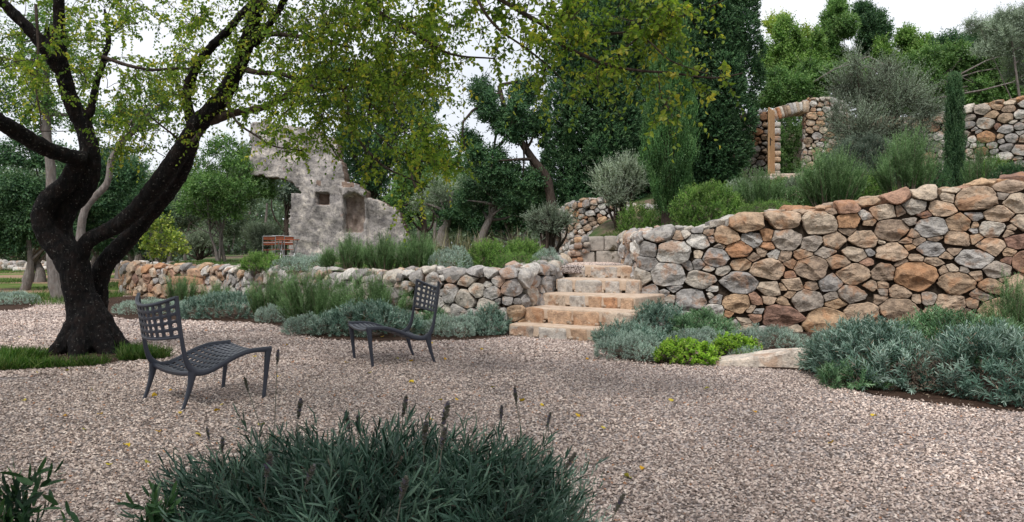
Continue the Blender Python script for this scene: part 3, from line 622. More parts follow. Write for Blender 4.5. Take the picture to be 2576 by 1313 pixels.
stone_wall('dry_stone_wall', 'tall dry stone wall of big brown, grey and orange rocks right of the steps', W2, lambda x, y: w2top(x), lambda x, y: 0*np.asarray(x)-.02,
           [(.21, 40), (.175, 220), (.145, 600), (.115, 3000), (.06, 2500), (.04, 2500)], 11, wt_right, .42, 1.45, 32, .46, .004, tilt=1.0)
stone_wall('dry_stone_wall', 'low dry stone wall of pale rounded rocks winding from the steps to the left', W1, lambda x, y: np.interp(x, [-12, -8, -3, -1.5, 0], [.80, .84, .88, .96, 1.0])+np.clip(np.asarray(y)-12.6, 0, 3)*(np.asarray(x) > .15)*.05, lambda x, y: 0*np.asarray(x)-.02,
           [(.15, 120), (.12, 500), (.095, 2500), (.05, 900), (.035, 900)], 12, lambda x, f: (.20, .55, .25) if x < -8.2 else (.45, .40, .15) if x < -7 else (.90, .08, .02), .38, 1.3, 16, .5, .004, tilt=.7)

# ------------------------------------------------------------------ rough blocks
def rough_block(mb, rng, c, ex, ey, ez, col, n=6, p=9, amp=.012, freq=5, mi=0):
    """ex, ey, ez half-extent vectors"""
    g = np.linspace(-1, 1, n); Vs = []; Fs = []; off = 0; ii, jj = np.meshgrid(np.arange(n-1), np.arange(n-1), indexing='ij')
    for axis in range(3):
        for sg in (-1, 1):
            a, b = np.meshgrid(g, g, indexing='ij'); v = np.zeros((n, n, 3)); v[..., axis] = sg; v[..., (axis+1) % 3] = a; v[..., (axis+2) % 3] = b; Vs.append(v.reshape(-1, 3))
            k = (ii*n+jj).ravel()+off; f = np.stack([k, k+n, k+n+1, k+1], 1); f = f if sg > 0 else f[:, ::-1]; Fs.append(f); off += n*n
    v = np.concatenate(Vs); nn = (np.abs(v)**p).sum(1)**(1/p); v = v/nn[:, None]
    ex, ey, ez = map(np.asarray, (ex, ey, ez)); W = c+v[:, :1]*ex+v[:, 1:2]*ey+v[:, 2:]*ez
    sd = int(rng.integers(1e6)); W = W+amp*np.c_[noise(W, freq, sd), noise(W, freq, sd+1), noise(W, freq, sd+2)]
    mb.add(W, np.concatenate(Fs), .5, col, mi)
# ------------------------------------------------------------------ the steps
rng = np.random.default_rng(21); root = empty('stone_steps', (.9, 13.2, 0), 'flight of rough orange and beige stone steps with sandy treads', 'steps')
LEFTS = [(-.056, 12.43), (.20, 12.76), (.497, 13.28), (.755, 13.63), (1.0, 14.40)]; ZT = [.19, .426, .618, .842, 1.06]; ANG = [-31, -33, -36, -20, -30]; WID = [1.75, 1.75, 1.7, 1.42, 1.3]
STEPC = [(.30, .3), (.25, .35), (.2, .8), (.2, 1.2), (.5, .3)]
for i, (lx, ly) in enumerate(LEFTS):
    a = math.radians(ANG[i]); e = np.array([math.cos(a), math.sin(a), 0]); g = np.array([-e[1], e[0], 0]); z1 = ZT[i]; z0 = ZT[i-1] if i else 0; hz = (z1-z0)/2+.02; zc = (z1+z0)/2-.025
    o0 = np.array([lx, ly, 0]); mb = MB(); s = 0.0
    while s < WID[i]:
        L_ = rng.uniform(.22, .52) if i != 4 else rng.uniform(.35, .6); 
        if s+L_ > WID[i]+.1: L_ = max(WID[i]-s, .12)
        c = o0+e*(s+L_/2)+g*.145; c[2] = zc; r_ = rng.uniform(); col = np.array([(.48, .39, .31), (.40, .34, .29), (.46, .31, .21), (.46, .42, .38), (.48, .27, .16)][rng.integers(5) if i in (2, 3) else rng.integers(4)])*rng.uniform(.92, 1.1)
        rough_block(mb, rng, c, e*(L_/2-.006), g*.15, [0, 0, hz-.004], col, 10, 10, .020, 9); s += L_+rng.uniform(.02, .07)
    for q_ in range(16):
        c = o0+e*rng.uniform(.05, WID[i]-.05)+g*rng.uniform(.0, .03); c[2] = z0+rng.uniform(.01, .05); w_ = rng.uniform(.012, .035); rough_block(mb, rng, c, e*w_, g*w_, [0, 0, w_*.7], np.array((.46, .37, .29))*rng.uniform(.7, 1.2), 4, 3.5, .006, 20)
    b = mb.build('riser', M['stone'], root, smooth=False)
    mb = MB(); c = o0+e*WID[i]/2+g*.62; c[2] = z1-.09; rough_block(mb, rng, c, e*(WID[i]/2+.03), g*.60, [0, 0, .094], None, 14, 24, .007, 6)
    mb.build('tread', M['mortar'], root)
# side step rising to the planted terrace
mb = MB(); mbt = MB()
for k in range(3): rough_block(mb, rng, np.array([1.03+.02*k, 15.75+.4*k, 1.10]), [.11, 0, 0], [0, .19, 0], [0, 0, .11], (.52, .42, .33), 6, 8, .012)
mb.build('side_step', M['stone'], root)
# landing gravel
mb = MB(); rough_block(mb, rng, np.array([1.55, 15.5, .99]), [.75, 0, 0], [0, 1.25, 0], [0, 0, .075], None, 12, 30, .004); o = mb.build('landing', M['gravel_bed']); o['kind'] = 'structure'
m = 5200; x = rng.uniform(.98, 2.05, m); y = rng.uniform(14.45, 16.45, m); mb = MB(); base = np.array([[1, 0, 0], [0, 1, 0], [-1, 0, 0], [0, -1, 0], [0, 0, .7]]); V = np.broadcast_to(base, (m, 5, 3))*rng.uniform(.6, 1.2, (m, 5, 1))*.017+rng.normal(0, .003, (m, 5, 3))+np.c_[x, y, np.full(m, 1.07)][:, None]
mb.add(V.reshape(-1, 3), (np.array([[0, 1, 4], [1, 2, 4], [2, 3, 4], [3, 0, 4]])[None]+np.arange(m)[:, None, None]*5).reshape(-1, 3), np.repeat(np.clip(rng.beta(2.5, 1.8, m), 0, .98), 4)); o = mb.build('landing_gravel', M['pebble'], smooth=False); tag(o, 'pale gravel covering the landing above the steps', 'gravel', None, 'stuff')
# mossy block wall behind the landing
mb = MB(); BL = [(.93, 1.28, 1.06, 1.30), (1.30, 1.86, 1.06, 1.33), (1.88, 2.4, 1.06, 1.32)]
t_ = NT('mossy_block'); c_ = t_.attr('tint', 'Color'); aa = t_.noise(10, 7, .7); mm = t_.noise(3.1, 5, .7)
c_ = t_.mix(1.0, c_, t_.ramp(aa, [(.3, (.6, .6, .6)), (.7, (1.25, 1.22, 1.18))]), 'MULTIPLY'); c_ = t_.mix(t_.ramp(mm, [(.54, (0, 0, 0)), (.62, (.9, .9, .9))]), c_, (.055, .042, .018))
M['mossy'] = t_.done(t_.principled(c_, .95, .1, t_.bump(aa, .8, .03)))
for x0, x1, z0, z1 in [(1.42, 1.72, 1.02, 1.30), (1.73, 2.28, 1.02, 1.31), (1.50, 1.90, 1.31, 1.61), (1.91, 2.22, 1.32, 1.62), (2.23, 2.6, 1.30, 1.62), (2.29, 2.7, 1.02, 1.29)]:
    rough_block(mb, rng, np.array([(x0+x1)/2, 16.62, (z0+z1)/2]), [(x1-x0)/2-.003, 0, 0], [0, .16, 0], [0, 0, (z1-z0)/2], (.42, .38, .34), 9, 12, .012, 6)
rough_block(mb, rng, np.array([2.0, 16.72, 1.26]), [.62, 0, 0], [0, .14, 0], [0, 0, .30], (.08, .06, .03), 6, 20, .006)
tag(mb.build('block_wall', M['mossy']), 'short wall of squared grey blocks streaked with brown moss above the steps', 'wall')
mb = MB()
for k in range(34):
    xx = rng.uniform(1.22, 1.55); f = (xx-1.22)/.33; zz = rng.uniform(1.08, 1.58 if xx > 1.28 else 1.4); s = rng.uniform(.05, .10); rough_block(mb, rng, np.array([xx, 16.5+rng.uniform(-.08, .12), zz]), [s, 0, 0], [0, s, 0], [0, 0, s*.7], pick(rng, .8, .15, .1), 5, 3.5, .02, 9)
rough_block(mb, rng, np.array([1.42, 16.75, 1.25]), [.2, 0, 0], [0, .16, 0], [0, 0, .27], (.1, .08, .06), 5, 12, .01)
tag(mb.build('rubble_pile', M['stone']), 'stack of small white and grey rocks ending the mossy block wall', 'stone pile')

# middle dry wall under the conifers, far wall pieces
def straight(name, label, a, b, zt, zb, radii, seed, wts, K=10, depth=.3, ax=1.3, **kw):
    return stone_wall(name, label, [a, (np.array(a)+b)/2, b], zt, zb, radii, seed, wts, depth, ax, K, .5, .007, **kw)
xw = lambda px, d: (px-CX)*d/FPX
stone_wall('dry_stone_wall', 'grey rubble wall behind the small dark olive, below the big conifers', [(xw(1375, 22.5), 22.5), (xw(1430, 20.3), 20.3), (xw(1500, 19.7), 19.7), (xw(1580, 19.6), 19.6), (xw(1760, 19.4), 19.4)],
           lambda x, y: np.interp(x, [1.0, 1.5, 2.1, 3, 5], [2.25, 2.50, 2.56, 2.4, 2.3]), lambda x, y: 0*np.asarray(x)+1.15, [(.085, 500), (.065, 2200), (.05, 3000), (.038, 3000)], 31, lambda x, f: (.75, .17, .08), .3, 1.4, 10, .5, .007)
stone_wall('retaining_wall', 'pale dry stone retaining wall high on the slope behind the thin cypress', [(xw(2170, 25.4), 25.4), (xw(2250, 24.8), 24.8), (xw(2400, 23.6), 23.6), (xw(2576, 22.4), 22.4), (xw(2750, 21), 21)],
           lambda x, y: np.interp(x, [11, 12, 13.3, 14.4, 16], [4.9, 5.15, 5.45, 5.55, 5.6]), lambda x, y: 0*np.asarray(x)+2.9, [(.15, 120), (.12, 700), (.095, 3500), (.05, 1500)], 32, lambda x, f: (.42, .40, .18) if f > .8 else (.84, .13, .03), .4, 1.5, 11, .5, .009)
# ------------------------------------------------------------------ arched doorway
PD = 24.6; rng = np.random.default_rng(41)
root = empty('stone_doorway', (xw(1990, PD), PD, 3.5), 'round topped stone doorway with an open wooden door at the top of the slope', 'doorway')
stone_wall('wall', '', [(xw(1795, 24.9), 24.9), (xw(1860, 24.85), 24.85), (xw(1931, 24.8), 24.8)], lambda x, y: np.interp(x, [6.3, 7.2, 8.0], [4.9, 5.5, 5.62]), lambda x, y: 0*np.asarray(x)+3.2, [(.10, 300), (.08, 900), (.06, 2000), (.04, 1500)], 42, lambda x, f: (.45, .45, .1), .4, 1.5, 10, .5, .009, parent=root, part='side_wall')
stone_wall('wall', '', [(xw(2018, PD+.75), PD+.75), (xw(2019, PD+.3), PD+.3), (xw(2021, PD), PD), (xw(2080, PD-.05), PD-.05), (xw(2155, PD-.1), PD-.1), (xw(2160, PD+.5), PD+.5)], lambda x, y: np.interp(x, [8.9, 9.2, 9.8, 10.3, 10.7], [5.82, 5.95, 5.95, 5.8, 5.3]), lambda x, y: 0*np.asarray(x)+3.2, [(.11, 250), (.09, 900), (.06, 2000), (.04, 1500)], 43, lambda x, f: (.5, .4, .1), .5, 1.3, 10, .5, .008, parent=root, part='pier')
mb = MB(); z = 3.5
while z < 5.15:
    h = rng.uniform(.16, .26); rough_block(mb, rng, np.array([xw(1952, PD)-.02, PD+.38, z+h/2]), [.19, 0, 0], [0, .40, 0], [0, 0, h/2-.006], pick(rng, .4, .5, .15), 6, 7, .018, 6); z += h
mb.build('jamb', M['stone'], root)
mb = MB(); nA = 12; xa, xb = xw(1940, PD), xw(2035, PD)
for k in range(nA):
    f = (k+.5)/nA; x = xa+(xb-xa)*f; zz = 5.30+.30*math.sin(f*PI*.52); sl = math.atan2(.30*PI*.52*math.cos(f*PI*.52), xb-xa)*.8; e = np.array([math.cos(sl), 0, math.sin(sl)]); u = np.array([-math.sin(sl), 0, math.cos(sl)])
    rough_block(mb, rng, np.array([x, PD+.36, zz+.12]), e*rng.uniform(.052, .066), [0, .42, 0], u*rng.uniform(.14, .20), pick(rng, .45, .45, .1) if k != 2 else np.array((.45, .22, .12)), 6, 7, .022, 7)
mb.build('arch', M['stone'], root)
mb = MB(); rough_block(mb, rng, np.array([xw(1975, PD-.4), PD-.3, 3.50]), [.62, 0, 0], [0, .35, 0], [0, 0, .10], (.55, .46, .38), 10, 10, .02, 4)
rough_block(mb, rng, np.array([xw(2010, PD-1.3), PD-1.1, 3.33]), [.62, 0, 0], [0, .45, 0], [0, 0, .12], (.56, .44, .34), 10, 10, .02, 4)
rough_block(mb, rng, np.array([xw(1920, PD-.6), PD-.7, 3.36]), [.55, 0, 0], [0, .4, 0], [0, 0, .12], (.52, .47, .42), 10, 8, .03, 4)
mb.build('threshold', M['stone'], root)
ang = math.radians(-119); e = np.array([math.cos(ang), math.sin(ang), 0]); g = np.array([-e[1], e[0], 0]); hx = np.array([xw(1950, PD)-.03, PD-.01, 0]); mb = MB(); W_ = .86
for k in range(5):
    c = hx+e*(W_*(k+.5)/5); c[2] = 4.56; rough_block(mb, rng, c, e*(W_/10-.003), g*.022, [0, 0, 1.02], None, 4, 30, .0)
door = mb.build('door', M['wood'], root)
mb = MB(); c = hx+e*(W_-.10)+g*.035; c[2] = 4.55; rough_block(mb, rng, c, e*.03, g*.008, [0, 0, .12], None, 3, 20, 0); c2 = c-e*.05+g*.03+[0, 0, .05]; rough_block(mb, rng, c2, e*.07, g*.012, [0, 0, .014], None, 3, 8, 0)
hd = mb.build('handle', M['iron']); hd.parent = door; hd.location = -np.array(root.location)

# ------------------------------------------------------------------ ruined wall
def ruin():
    S_ = .00421; yz = lambda zx: ((604+zx*.2812)-CX)*30/FPX; zz = lambda zy: CAMH+(HORIZ-(302+zy*.2812))*30/FPX
    out = [(440, 1230), (450, 1000), (440, 900), (462, 760), (455, 662), (545, 648), (500, 600), (400, 525), (330, 515), (262, 520), (190, 490), (105, 500), (92, 400), (112, 250), (88, 120), (120, 20), (250, 10), (340, 40), (470, 45), (600, 85), (700, 90), (790, 150), (850, 190), (870, 290), (905, 380), (932, 470), (928, 545), (1010, 560), (1075, 600), (1122, 650), (1128, 700), (1250, 712), (1300, 760), (1360, 770), (1430, 835), (1460, 960), (1500, 1080), (1500, 1230)]
    xs = np.arange(60, 1530, 13.0); ys = np.arange(-20, 1245, 13.0); X, Y = np.meshgrid(xs, ys); rng = np.random.default_rng(3)
    ins = inside(X[:-1, :-1]+6.5+16*noise(np.c_[X[:-1, :-1].ravel(), Y[:-1, :-1].ravel(), 0*Y[:-1, :-1].ravel()]*.01, 3.5, 21, 3).reshape(X[:-1, :-1].shape), Y[:-1, :-1]+6.5+16*noise(np.c_[X[:-1, :-1].ravel(), Y[:-1, :-1].ravel(), 0*Y[:-1, :-1].ravel()]*.01, 3.5, 22, 3).reshape(X[:-1, :-1].shape), out) & ~inside(X[:-1, :-1]+6.5, Y[:-1, :-1]+6.5, [(400, 280), (450, 275), (455, 305), (415, 300)])
    fl = np.c_[X.ravel(), Y.ravel(), np.zeros(X.size)]; D = .12*noise(fl*.004, 2.2, 5, 3).reshape(X.shape)+.03*noise(fl*.004, 9, 6, 2).reshape(X.shape)
    win = inside(X, Y, [(680, 652), (795, 650), (797, 752), (682, 757)]); D[win] += .55
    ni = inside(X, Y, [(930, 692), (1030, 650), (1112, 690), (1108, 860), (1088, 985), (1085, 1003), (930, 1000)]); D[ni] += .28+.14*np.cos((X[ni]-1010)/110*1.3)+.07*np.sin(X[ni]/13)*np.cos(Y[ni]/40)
    slab = inside(X, Y, [(885, 600), (1000, 590), (1118, 640), (1122, 695), (1085, 690), (1035, 648), (975, 652), (930, 688)]); D[slab] -= .16
    low = (X > 1128); D[low] += .12
    jx = rng.normal(0, 2.2, X.shape); jy = rng.normal(0, 2.2, X.shape); nx = len(xs); n = X.size
    Vf = np.c_[yz(X+jx).ravel(), (30+D).ravel(), zz(Y+jy).ravel()]; Vb = Vf.copy(); Vb[:, 1] = 30.95; V = np.r_[Vf, Vb]
    V[:, 1] += (V[:, 0]+7)*.04
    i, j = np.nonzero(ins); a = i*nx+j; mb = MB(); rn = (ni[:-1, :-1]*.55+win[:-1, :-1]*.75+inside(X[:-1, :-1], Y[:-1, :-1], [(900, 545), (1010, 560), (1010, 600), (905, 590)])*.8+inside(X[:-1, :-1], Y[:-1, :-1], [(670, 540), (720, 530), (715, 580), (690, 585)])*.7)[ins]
    f = np.stack([a, a+nx, a+nx+1, a+1], 1); mb.add(V, f, rn); base = mb.n-len(V)
    fb = f[:, ::-1]+n; sides = []
    pad = np.pad(ins, 1)
    for di, dj, e0, e1 in ((-1, 0, 0, 1), (1, 0, nx+1, nx), (0, -1, nx, 0), (0, 1, 1, nx+1)):
        m = ins & ~pad[1+di:1+di+ins.shape[0], 1+dj:1+dj+ins.shape[1]]; ii, jj = np.nonzero(m); q = ii*nx+jj; sides.append(np.stack([q+e0, q+e1, q+e1+n, q+e0+n], 1))
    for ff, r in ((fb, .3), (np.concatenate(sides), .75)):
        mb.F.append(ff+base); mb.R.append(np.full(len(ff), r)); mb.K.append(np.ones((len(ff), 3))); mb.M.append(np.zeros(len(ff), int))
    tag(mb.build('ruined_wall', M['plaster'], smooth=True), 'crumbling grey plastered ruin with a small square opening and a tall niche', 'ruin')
ruin()
# small flat steps set in the low wall
mb = MB(); rng = np.random.default_rng(77)
for k, (px, py, wd) in enumerate([(470, 706, 60), (505, 686, 56), (505, 722, 66)]):
    c = P(px+10, py, 20.6+k*.0); rough_block(mb, rng, c, [wd*20/FPX/2*1.4, 0, 0], [0, .25, 0], [0, 0, .12], [(.46, .27, .17), (.50, .32, .21), (.48, .36, .27)][k], 7, 8, .02, 5)
tag(mb.build('cantilever_steps', M['stone']), 'brown slab steps set into the far part of the low pale wall', 'steps')
# flat rock at the bed edge
mb = MB(); rng = np.random.default_rng(9); c = (G(1925, 922)+[0, .15, 0]); n_ = 22; a_, b_ = np.meshgrid(np.linspace(-1, 1, n_), np.linspace(-1, 1, n_), indexing='ij')
rr = np.maximum(abs(a_), abs(b_)); prof = np.where(a_ < .55, .05+.16*(a_+1)/1.55, .21)*np.clip((1-rr**10), 0, 1)**.5
V = np.c_[(c[0]+a_*.62+b_*.1).ravel(), (c[1]-a_*.16+b_*.27*(1-.25*abs(a_))).ravel(), (prof-.01).ravel()]; V[:, 2] += .018*noise(V, 9, 4); V[:, 2] += .02*noise(V, 3, 8)
q = (np.arange(n_-1)[:, None]*n_+np.arange(n_-1)[None]).ravel(); mb.add(V, np.stack([q, q+n_, q+n_+1, q+1], 1), .5, (.66, .57, .49)); tag(mb.build('boulder', M['stone'], smooth=False), 'flat pale rock lying at the edge of the gravel between the shrubs', 'rock')

# ------------------------------------------------------------------ garden chairs
def sweep(mb, pts, wid, thk, lat, k=12, sub=4):
    """rounded-rectangle section: wid along the lateral vector lat, thk in the curve's plane"""
    pts = np.array(pts, float); n0 = len(pts); wid = np.broadcast_to(wid, (n0,)).astype(float); thk = np.broadcast_to(thk, (n0,)).astype(float)
    p, w_ = resample(pts, wid, sub); _, t_ = resample(pts, thk, sub); T = unit(np.gradient(p, axis=0)); lat = np.broadcast_to(np.asarray(lat, float), p.shape)
    L_ = unit(lat-T*(lat*T).sum(1, keepdims=True)); N_ = np.cross(T, L_); th = np.arange(k)*2*PI/k+PI/k
    c, s = np.cos(th), np.sin(th); q = (abs(c)**3.5+abs(s)**3.5)**(1/3.5); c, s = c/q, s/q
    V = p[:, None]+L_[:, None]*(w_[:, None]/2*c)[..., None]+N_[:, None]*(t_[:, None]/2*s)[..., None]; n = len(p)
    i = np.arange(n-1)[:, None]*k; j = np.arange(k)[None]; mb.add(V.reshape(-1, 3), np.stack([i+j, i+(j+1) % k, i+k+(j+1) % k, i+k+j], -1).reshape(-1, 4))
    for e in (0, n-1): mb.add(np.r_[V[e], p[e][None]], [[x, (x+1) % k, k] for x in range(k)])
RAIL = [(-.055, .965), (-.04, .82), (-.02, .66), (.0, .53), (.02, .435), (.05, .36), (.095, .313), (.15, .292), (.24, .30), (.335, .335), (.44, .38), (.53, .412), (.62, .432), (.70, .437), (.78, .435), (.845, .434)]
RT = np.array([p[0] for p in RAIL]); RZ = np.array([p[1] for p in RAIL])
def lattice(mb, f, nu, nv, hole=.62):
    """grid of rounded holes on the surface f(u, v), u, v in 0..1"""
    h = hole/2; o8 = [(-.5, -.5), (0, -.5), (.5, -.5), (.5, 0), (.5, .5), (0, .5), (-.5, .5), (-.5, 0)]; r = h*.62
    in8 = [[(-h, -r), (-r, -h)], [(0, -h)], [(r, -h), (h, -r)], [(h, 0)], [(h, r), (r, h)], [(0, h)], [(-r, h), (-h, r)], [(-h, 0)]]
    for i in range(nu):
        for j in range(nv):
            cu, cv = (i+.5)/nu, (j+.5)/nv; O = [f(cu+a/nu, cv+b/nv) for a, b in o8]; I = []; own = []
            for q, l in enumerate(in8):
                for a, b in l: I.append(f(cu+a/nu, cv+b/nv)); own.append(q)
            V = O+I; n = len(I); T3 = []; F4 = []
            for q in range(n):
                a, b = q, (q+1) % n
                if own[a] == own[b]: T3.append([own[a], 8+b, 8+a])
                else: F4.append([own[a], own[b], 8+b, 8+a])
            base = mb.n; mb.add(V, F4); mb.add(V, T3)
def build_chair():
    root = empty('lounge_chair', (0, 0, 0), 'x', 'chair'); HW = .372
    def sag(v): return 1-(2*v-1)**2
    def seat(u, v):
        t = .10+u*.735; return np.array([t, (2*v-1)*(HW-.012), np.interp(t, RT[6:], RZ[6:])-.004-.030*sag(v)])
    def back(u, v):
        z = .625+u*.33; t = np.interp(-z, -RZ[:5], RT[:5]); s = sag(v); return np.array([t-.115*s-.01*s*u, (2*v-1)*(HW-.008), z-s*(.035+.045*u)])
    for nm, f, nu, nv in (('seat', seat, 12, 10), ('backrest', back, 5, 10)):
        mb = MB(); lattice(mb, f, nu, nv, .57); o = mb.build(nm, M['metal'], root)
        import bmesh; bm = bmesh.new(); bm.from_mesh(o.data); bmesh.ops.remove_doubles(bm, verts=bm.verts[:], dist=.0004); bm.to_mesh(o.data); bm.free()
        so = o.modifiers.new('solid', 'SOLIDIFY'); so.thickness = .013; so.offset = 0
        bv = o.modifiers.new('bevel', 'BEVEL'); bv.width = .003; bv.segments = 2; bv.limit_method = 'ANGLE'
    for s in (-1, 1):
        mb = MB(); th = [.026, .029, .031, .034, .040, .052, .060, .056, .048, .045, .044, .043, .043, .044, .048, .052]; sweep(mb, [(x, s*HW, z) for x, z in RAIL], .030, th, [0, 1, 0], 16, 5); mb.build('side_frame', M['metal'], root)
        mb = MB(); sweep(mb, [(.085, s*HW, .31), (.072, s*HW, .23), (.05, s*HW, .14), (.024, s*HW, .06), (-.004, s*HW, -.012)], [.031, .029, .028, .027, .028], [.085, .056, .042, .032, .028], [0, 1, 0], 14, 5); mb.build('leg', M['metal'], root)
        mb = MB(); sweep(mb, [(.818, s*HW, .44), (.808, s*HW, .37), (.796, s*HW, .24), (.782, s*HW, .11), (.768, s*HW, -.012)], [.031, .030, .029, .028, .030], [.072, .058, .046, .036, .031], [0, 1, 0], 14, 5); mb.build('leg', M['metal'], root)
    vs = np.linspace(0, 1, 13)
    mb = MB(); sweep(mb, [back(1.0, v) for v in vs], .030, .030, [1, 0, 0], 12, 3); mb.build('top_rail', M['metal'], root)
    mb = MB(); sweep(mb, [back(-.02, v) for v in vs], .020, .026, [1, 0, 0], 12, 3); mb.build('lower_back_rail', M['metal'], root)
    mb = MB(); sweep(mb, [seat(-.02, v)-[0, 0, .012] for v in vs], .024, .045, [1, 0, 0], 12, 3); mb.build('rear_rail', M['metal'], root)
    mb = MB(); sweep(mb, [seat(1.0, v)-[0, 0, .006] for v in vs], .030, .030, [1, 0, 0], 12, 3); mb.build('front_rail', M['metal'], root)
    return root
def copy_tree(o, parent=None):
    c = o.copy(); C.objects.link(c); c.parent = parent
    for ch in [x for x in SC.objects if x.parent == o]: copy_tree(ch, c)
    return c
ch1 = build_chair(); ch1['label'] = 'slate grey lattice lounge chair seen from behind, nearest the big tree'; ch1['group'] = 'slate grey metal lounge chairs'
ch2 = copy_tree(ch1); ch2['label'] = 'slate grey lattice lounge chair seen from the side, in front of the low wall'
ch1.location = (-3.087, 7.045, .012); ch1.rotation_euler = (0, 0, math.radians(48.4))
ch2.location = (-1.105, 9.93, .012); ch2.rotation_euler = (0, 0, math.radians(207.4))

# small folding chairs and table by the ruin
def folding_chair():
    root = empty('folding_chair', (0, 0, 0), 'x', 'chair', 'red slatted folding chairs by the ruin')
    mb = MB()
    for s in (-.21, .21):
        tube(mb, [(s, 0, 0), (s, .08, .45), (s, .17, .95)], .014, 6); tube(mb, [(s*.92, .34, 0), (s*.92, -.18, .47)], .014, 6)
    for z, y in ((.95, .17), (.72, .125), (.25, .05)): tube(mb, [(-.21, y, z), (.21, y, z)], .012, 6)
    mb.build('frame', M['steel'], root)
    for z in (.88, .70):
        mb = MB(); rough_block(mb, np.random.default_rng(1), np.array([0, .15 if z > .8 else .115, z]), [.20, 0, 0], [0, .009, 0], [0, .01, .062], None, 4, 12, 0); mb.build('back_slat', M['redwood'], root)
    mb = MB()
    for k in range(5): rough_block(mb, np.random.default_rng(1), np.array([0, -.17+k*.075, .47]), [.20, 0, 0], [0, .03, 0], [0, 0, .01], None, 4, 12, 0)
    mb.build('seat', M['redwood'], root); return root
fc = folding_chair(); locs = [(676, 28.0, 'nearest the silver olive', 22), (700, 28.5, 'in the middle of the row', 16), (725, 29.0, 'closest to the ruin', 12)]
for i, (px, d, lb, a) in enumerate(locs):
    o = fc if i == 0 else copy_tree(fc); x = xw(px, d); o.location = (x, d, float(hgt(x, d))); o.rotation_euler = (0, 0, math.radians(180+a)); o['label'] = 'red slatted folding chair with a pale frame, '+lb
root = empty('garden_table', (xw(722, 27.4), 27.4, .88), 'narrow red wooden table in front of the folding chairs by the ruin', 'table')
mb = MB(); c = np.array([xw(724, 27.4), 27.4, 1.63])
for k in range(4): rough_block(mb, np.random.default_rng(1), c+[.0, (k-1.5)*.15, 0], [.34, 0, 0], [0, .07, 0], [0, 0, .018], None, 4, 20, 0)
mb.build('table_top', M['redwood'], root)
for s in (-.26, .26):
    mb = MB(); tube(mb, [c+[s, -.28, -.02], c+[s*.85, .2, -.75]], .018, 6); tube(mb, [c+[s, .28, -.02], c+[s*.85, -.2, -.75]], .018, 6); mb.build('leg', M['steel'], root)

# ------------------------------------------------------------------ shrubs in the beds
LV, LG, SA = 'lavender', 'lavgreen', 'santolina'
beds = [
 # kind, label, cx, d, width, top, depth
 ('biglav', 'big blue green lavender mound front right with dark dry stems beside it', 2185, 8.35, 270, 790, 1.5),
 ('biglav', 'largest blue green lavender at the right edge, spilling onto the gravel', 2492, 7.55, 290, 800, 1.6),
 (SA, 'withered brown stems in the gap between the two big lavender mounds', 2342, 7.75, 110, 872, .8),
 ('biggreen', 'bright green lavender behind the big mounds, against the tall wall', 2400, 9.4, 420, 774, 1.2),
 (SA, 'low grey mound beside the flat rock', 2105, 8.9, 170, 812, .7),
 (LG, 'small low green lavender clump at the front of the big mounds', 2140, 7.9, 150, 905, .5),
 (LV, 'lavender mound touching the right end of the lowest steps', 1580, 11.2, 190, 800, 1.0),
 (LV, 'lavender mound tucked against the end of the tall wall', 1650, 12.1, 190, 748, .9),
 (LG, 'greener lavender mound below the grey rocks of the tall wall', 1765, 11.7, 180, 770, 1.0),
 (SA, 'woolly grey mound at the bed front, left of the lime herb', 1590, 9.95, 190, 830, .9),
 (SA, 'grey mound behind the lime green herb', 1765, 10.6, 180, 822, .8),
 (SA, 'long low grey mound under the orange rocks of the tall wall', 1925, 10.9, 210, 812, .8),
 (SA, 'tiny grey tuft in front of the small lime herb', 1882, 9.75, 60, 868, .35),
 ('lime', 'bright lime green herb mound on the gravel edge', 1722, 9.55, 142, 846, .6),
 ('lime', 'smaller lime green herb half hidden behind grey mounds', 1848, 10.2, 115, 832, .5),
 (SA, 'silvery mound at the tip of the middle bed, left of the side-on chair', 768, 12.6, 120, 780, .8),
 (LV, 'broad silver green lavender behind the side-on chair', 925, 12.6, 250, 752, 1.1),
 (SA, 'silvery mound right of the side-on chair', 1148, 12.45, 190, 785, .9),
 (LV, 'lavender clump next to the left end of the lowest step', 1225, 12.7, 115, 758, .8),
 (LG, 'lavender clump showing behind the backrest of the side-on chair', 1085, 13.0, 110, 768, .7),
 (SA, 'small grey mound between the long lavender and the silvery tip mound', 690, 14.6, 110, 758, .8),
 (LV, 'long low lavender hedge behind the near chair', 575, 15.7, 240, 728, 1.2),
 (SA, 'grey mat of foliage seen through the near chair backrest', 385, 16.6, 190, 748, 1.1),
 (SA, 'grey green mound at the far left edge of the gravel', 35, 19.3, 125, 728, 1.2),
]
for i, (k, lb, cx, d, wd, top, dep) in enumerate(beds):
    nm = {'biglav': 'lavender_bush', 'biggreen': 'lavender_bush', 'lavender': 'lavender_bush', 'lavgreen': 'lavender_bush', 'santolina': 'santolina_bush', 'lime': 'herb_bush'}[k]
    shrub(k, 'dry_shrub' if 'withered' in lb else nm, lb, {'s': 'santolina'}.get(k[0], 'lavender' if k[0:2] in ('la', 'bi') else 'herb'), cx, d, .01, wd, top, 100+i, dep, mat='dry' if 'withered' in lb else None)
rosemary('rosemary_bush', 'wide upright green rosemary between the low wall and the lavender, left half', 790, 13.9, .01, 200, 672, 201, depth=.9, dens=1.3)
rosemary('rosemary_bush', 'wide upright green rosemary behind the side-on chair seat', 945, 13.6, .01, 200, 674, 202, depth=.8, dens=1.3)
rosemary('rosemary_bush', 'rosemary clump left of the wide rosemary, taller on its left', 675, 15.2, .01, 120, 676, 203, dens=1.3)
rosemary('rosemary_bush', 'slim upright rosemary just right of the near chair top', 455, 18.6, .01, 80, 680, 204)
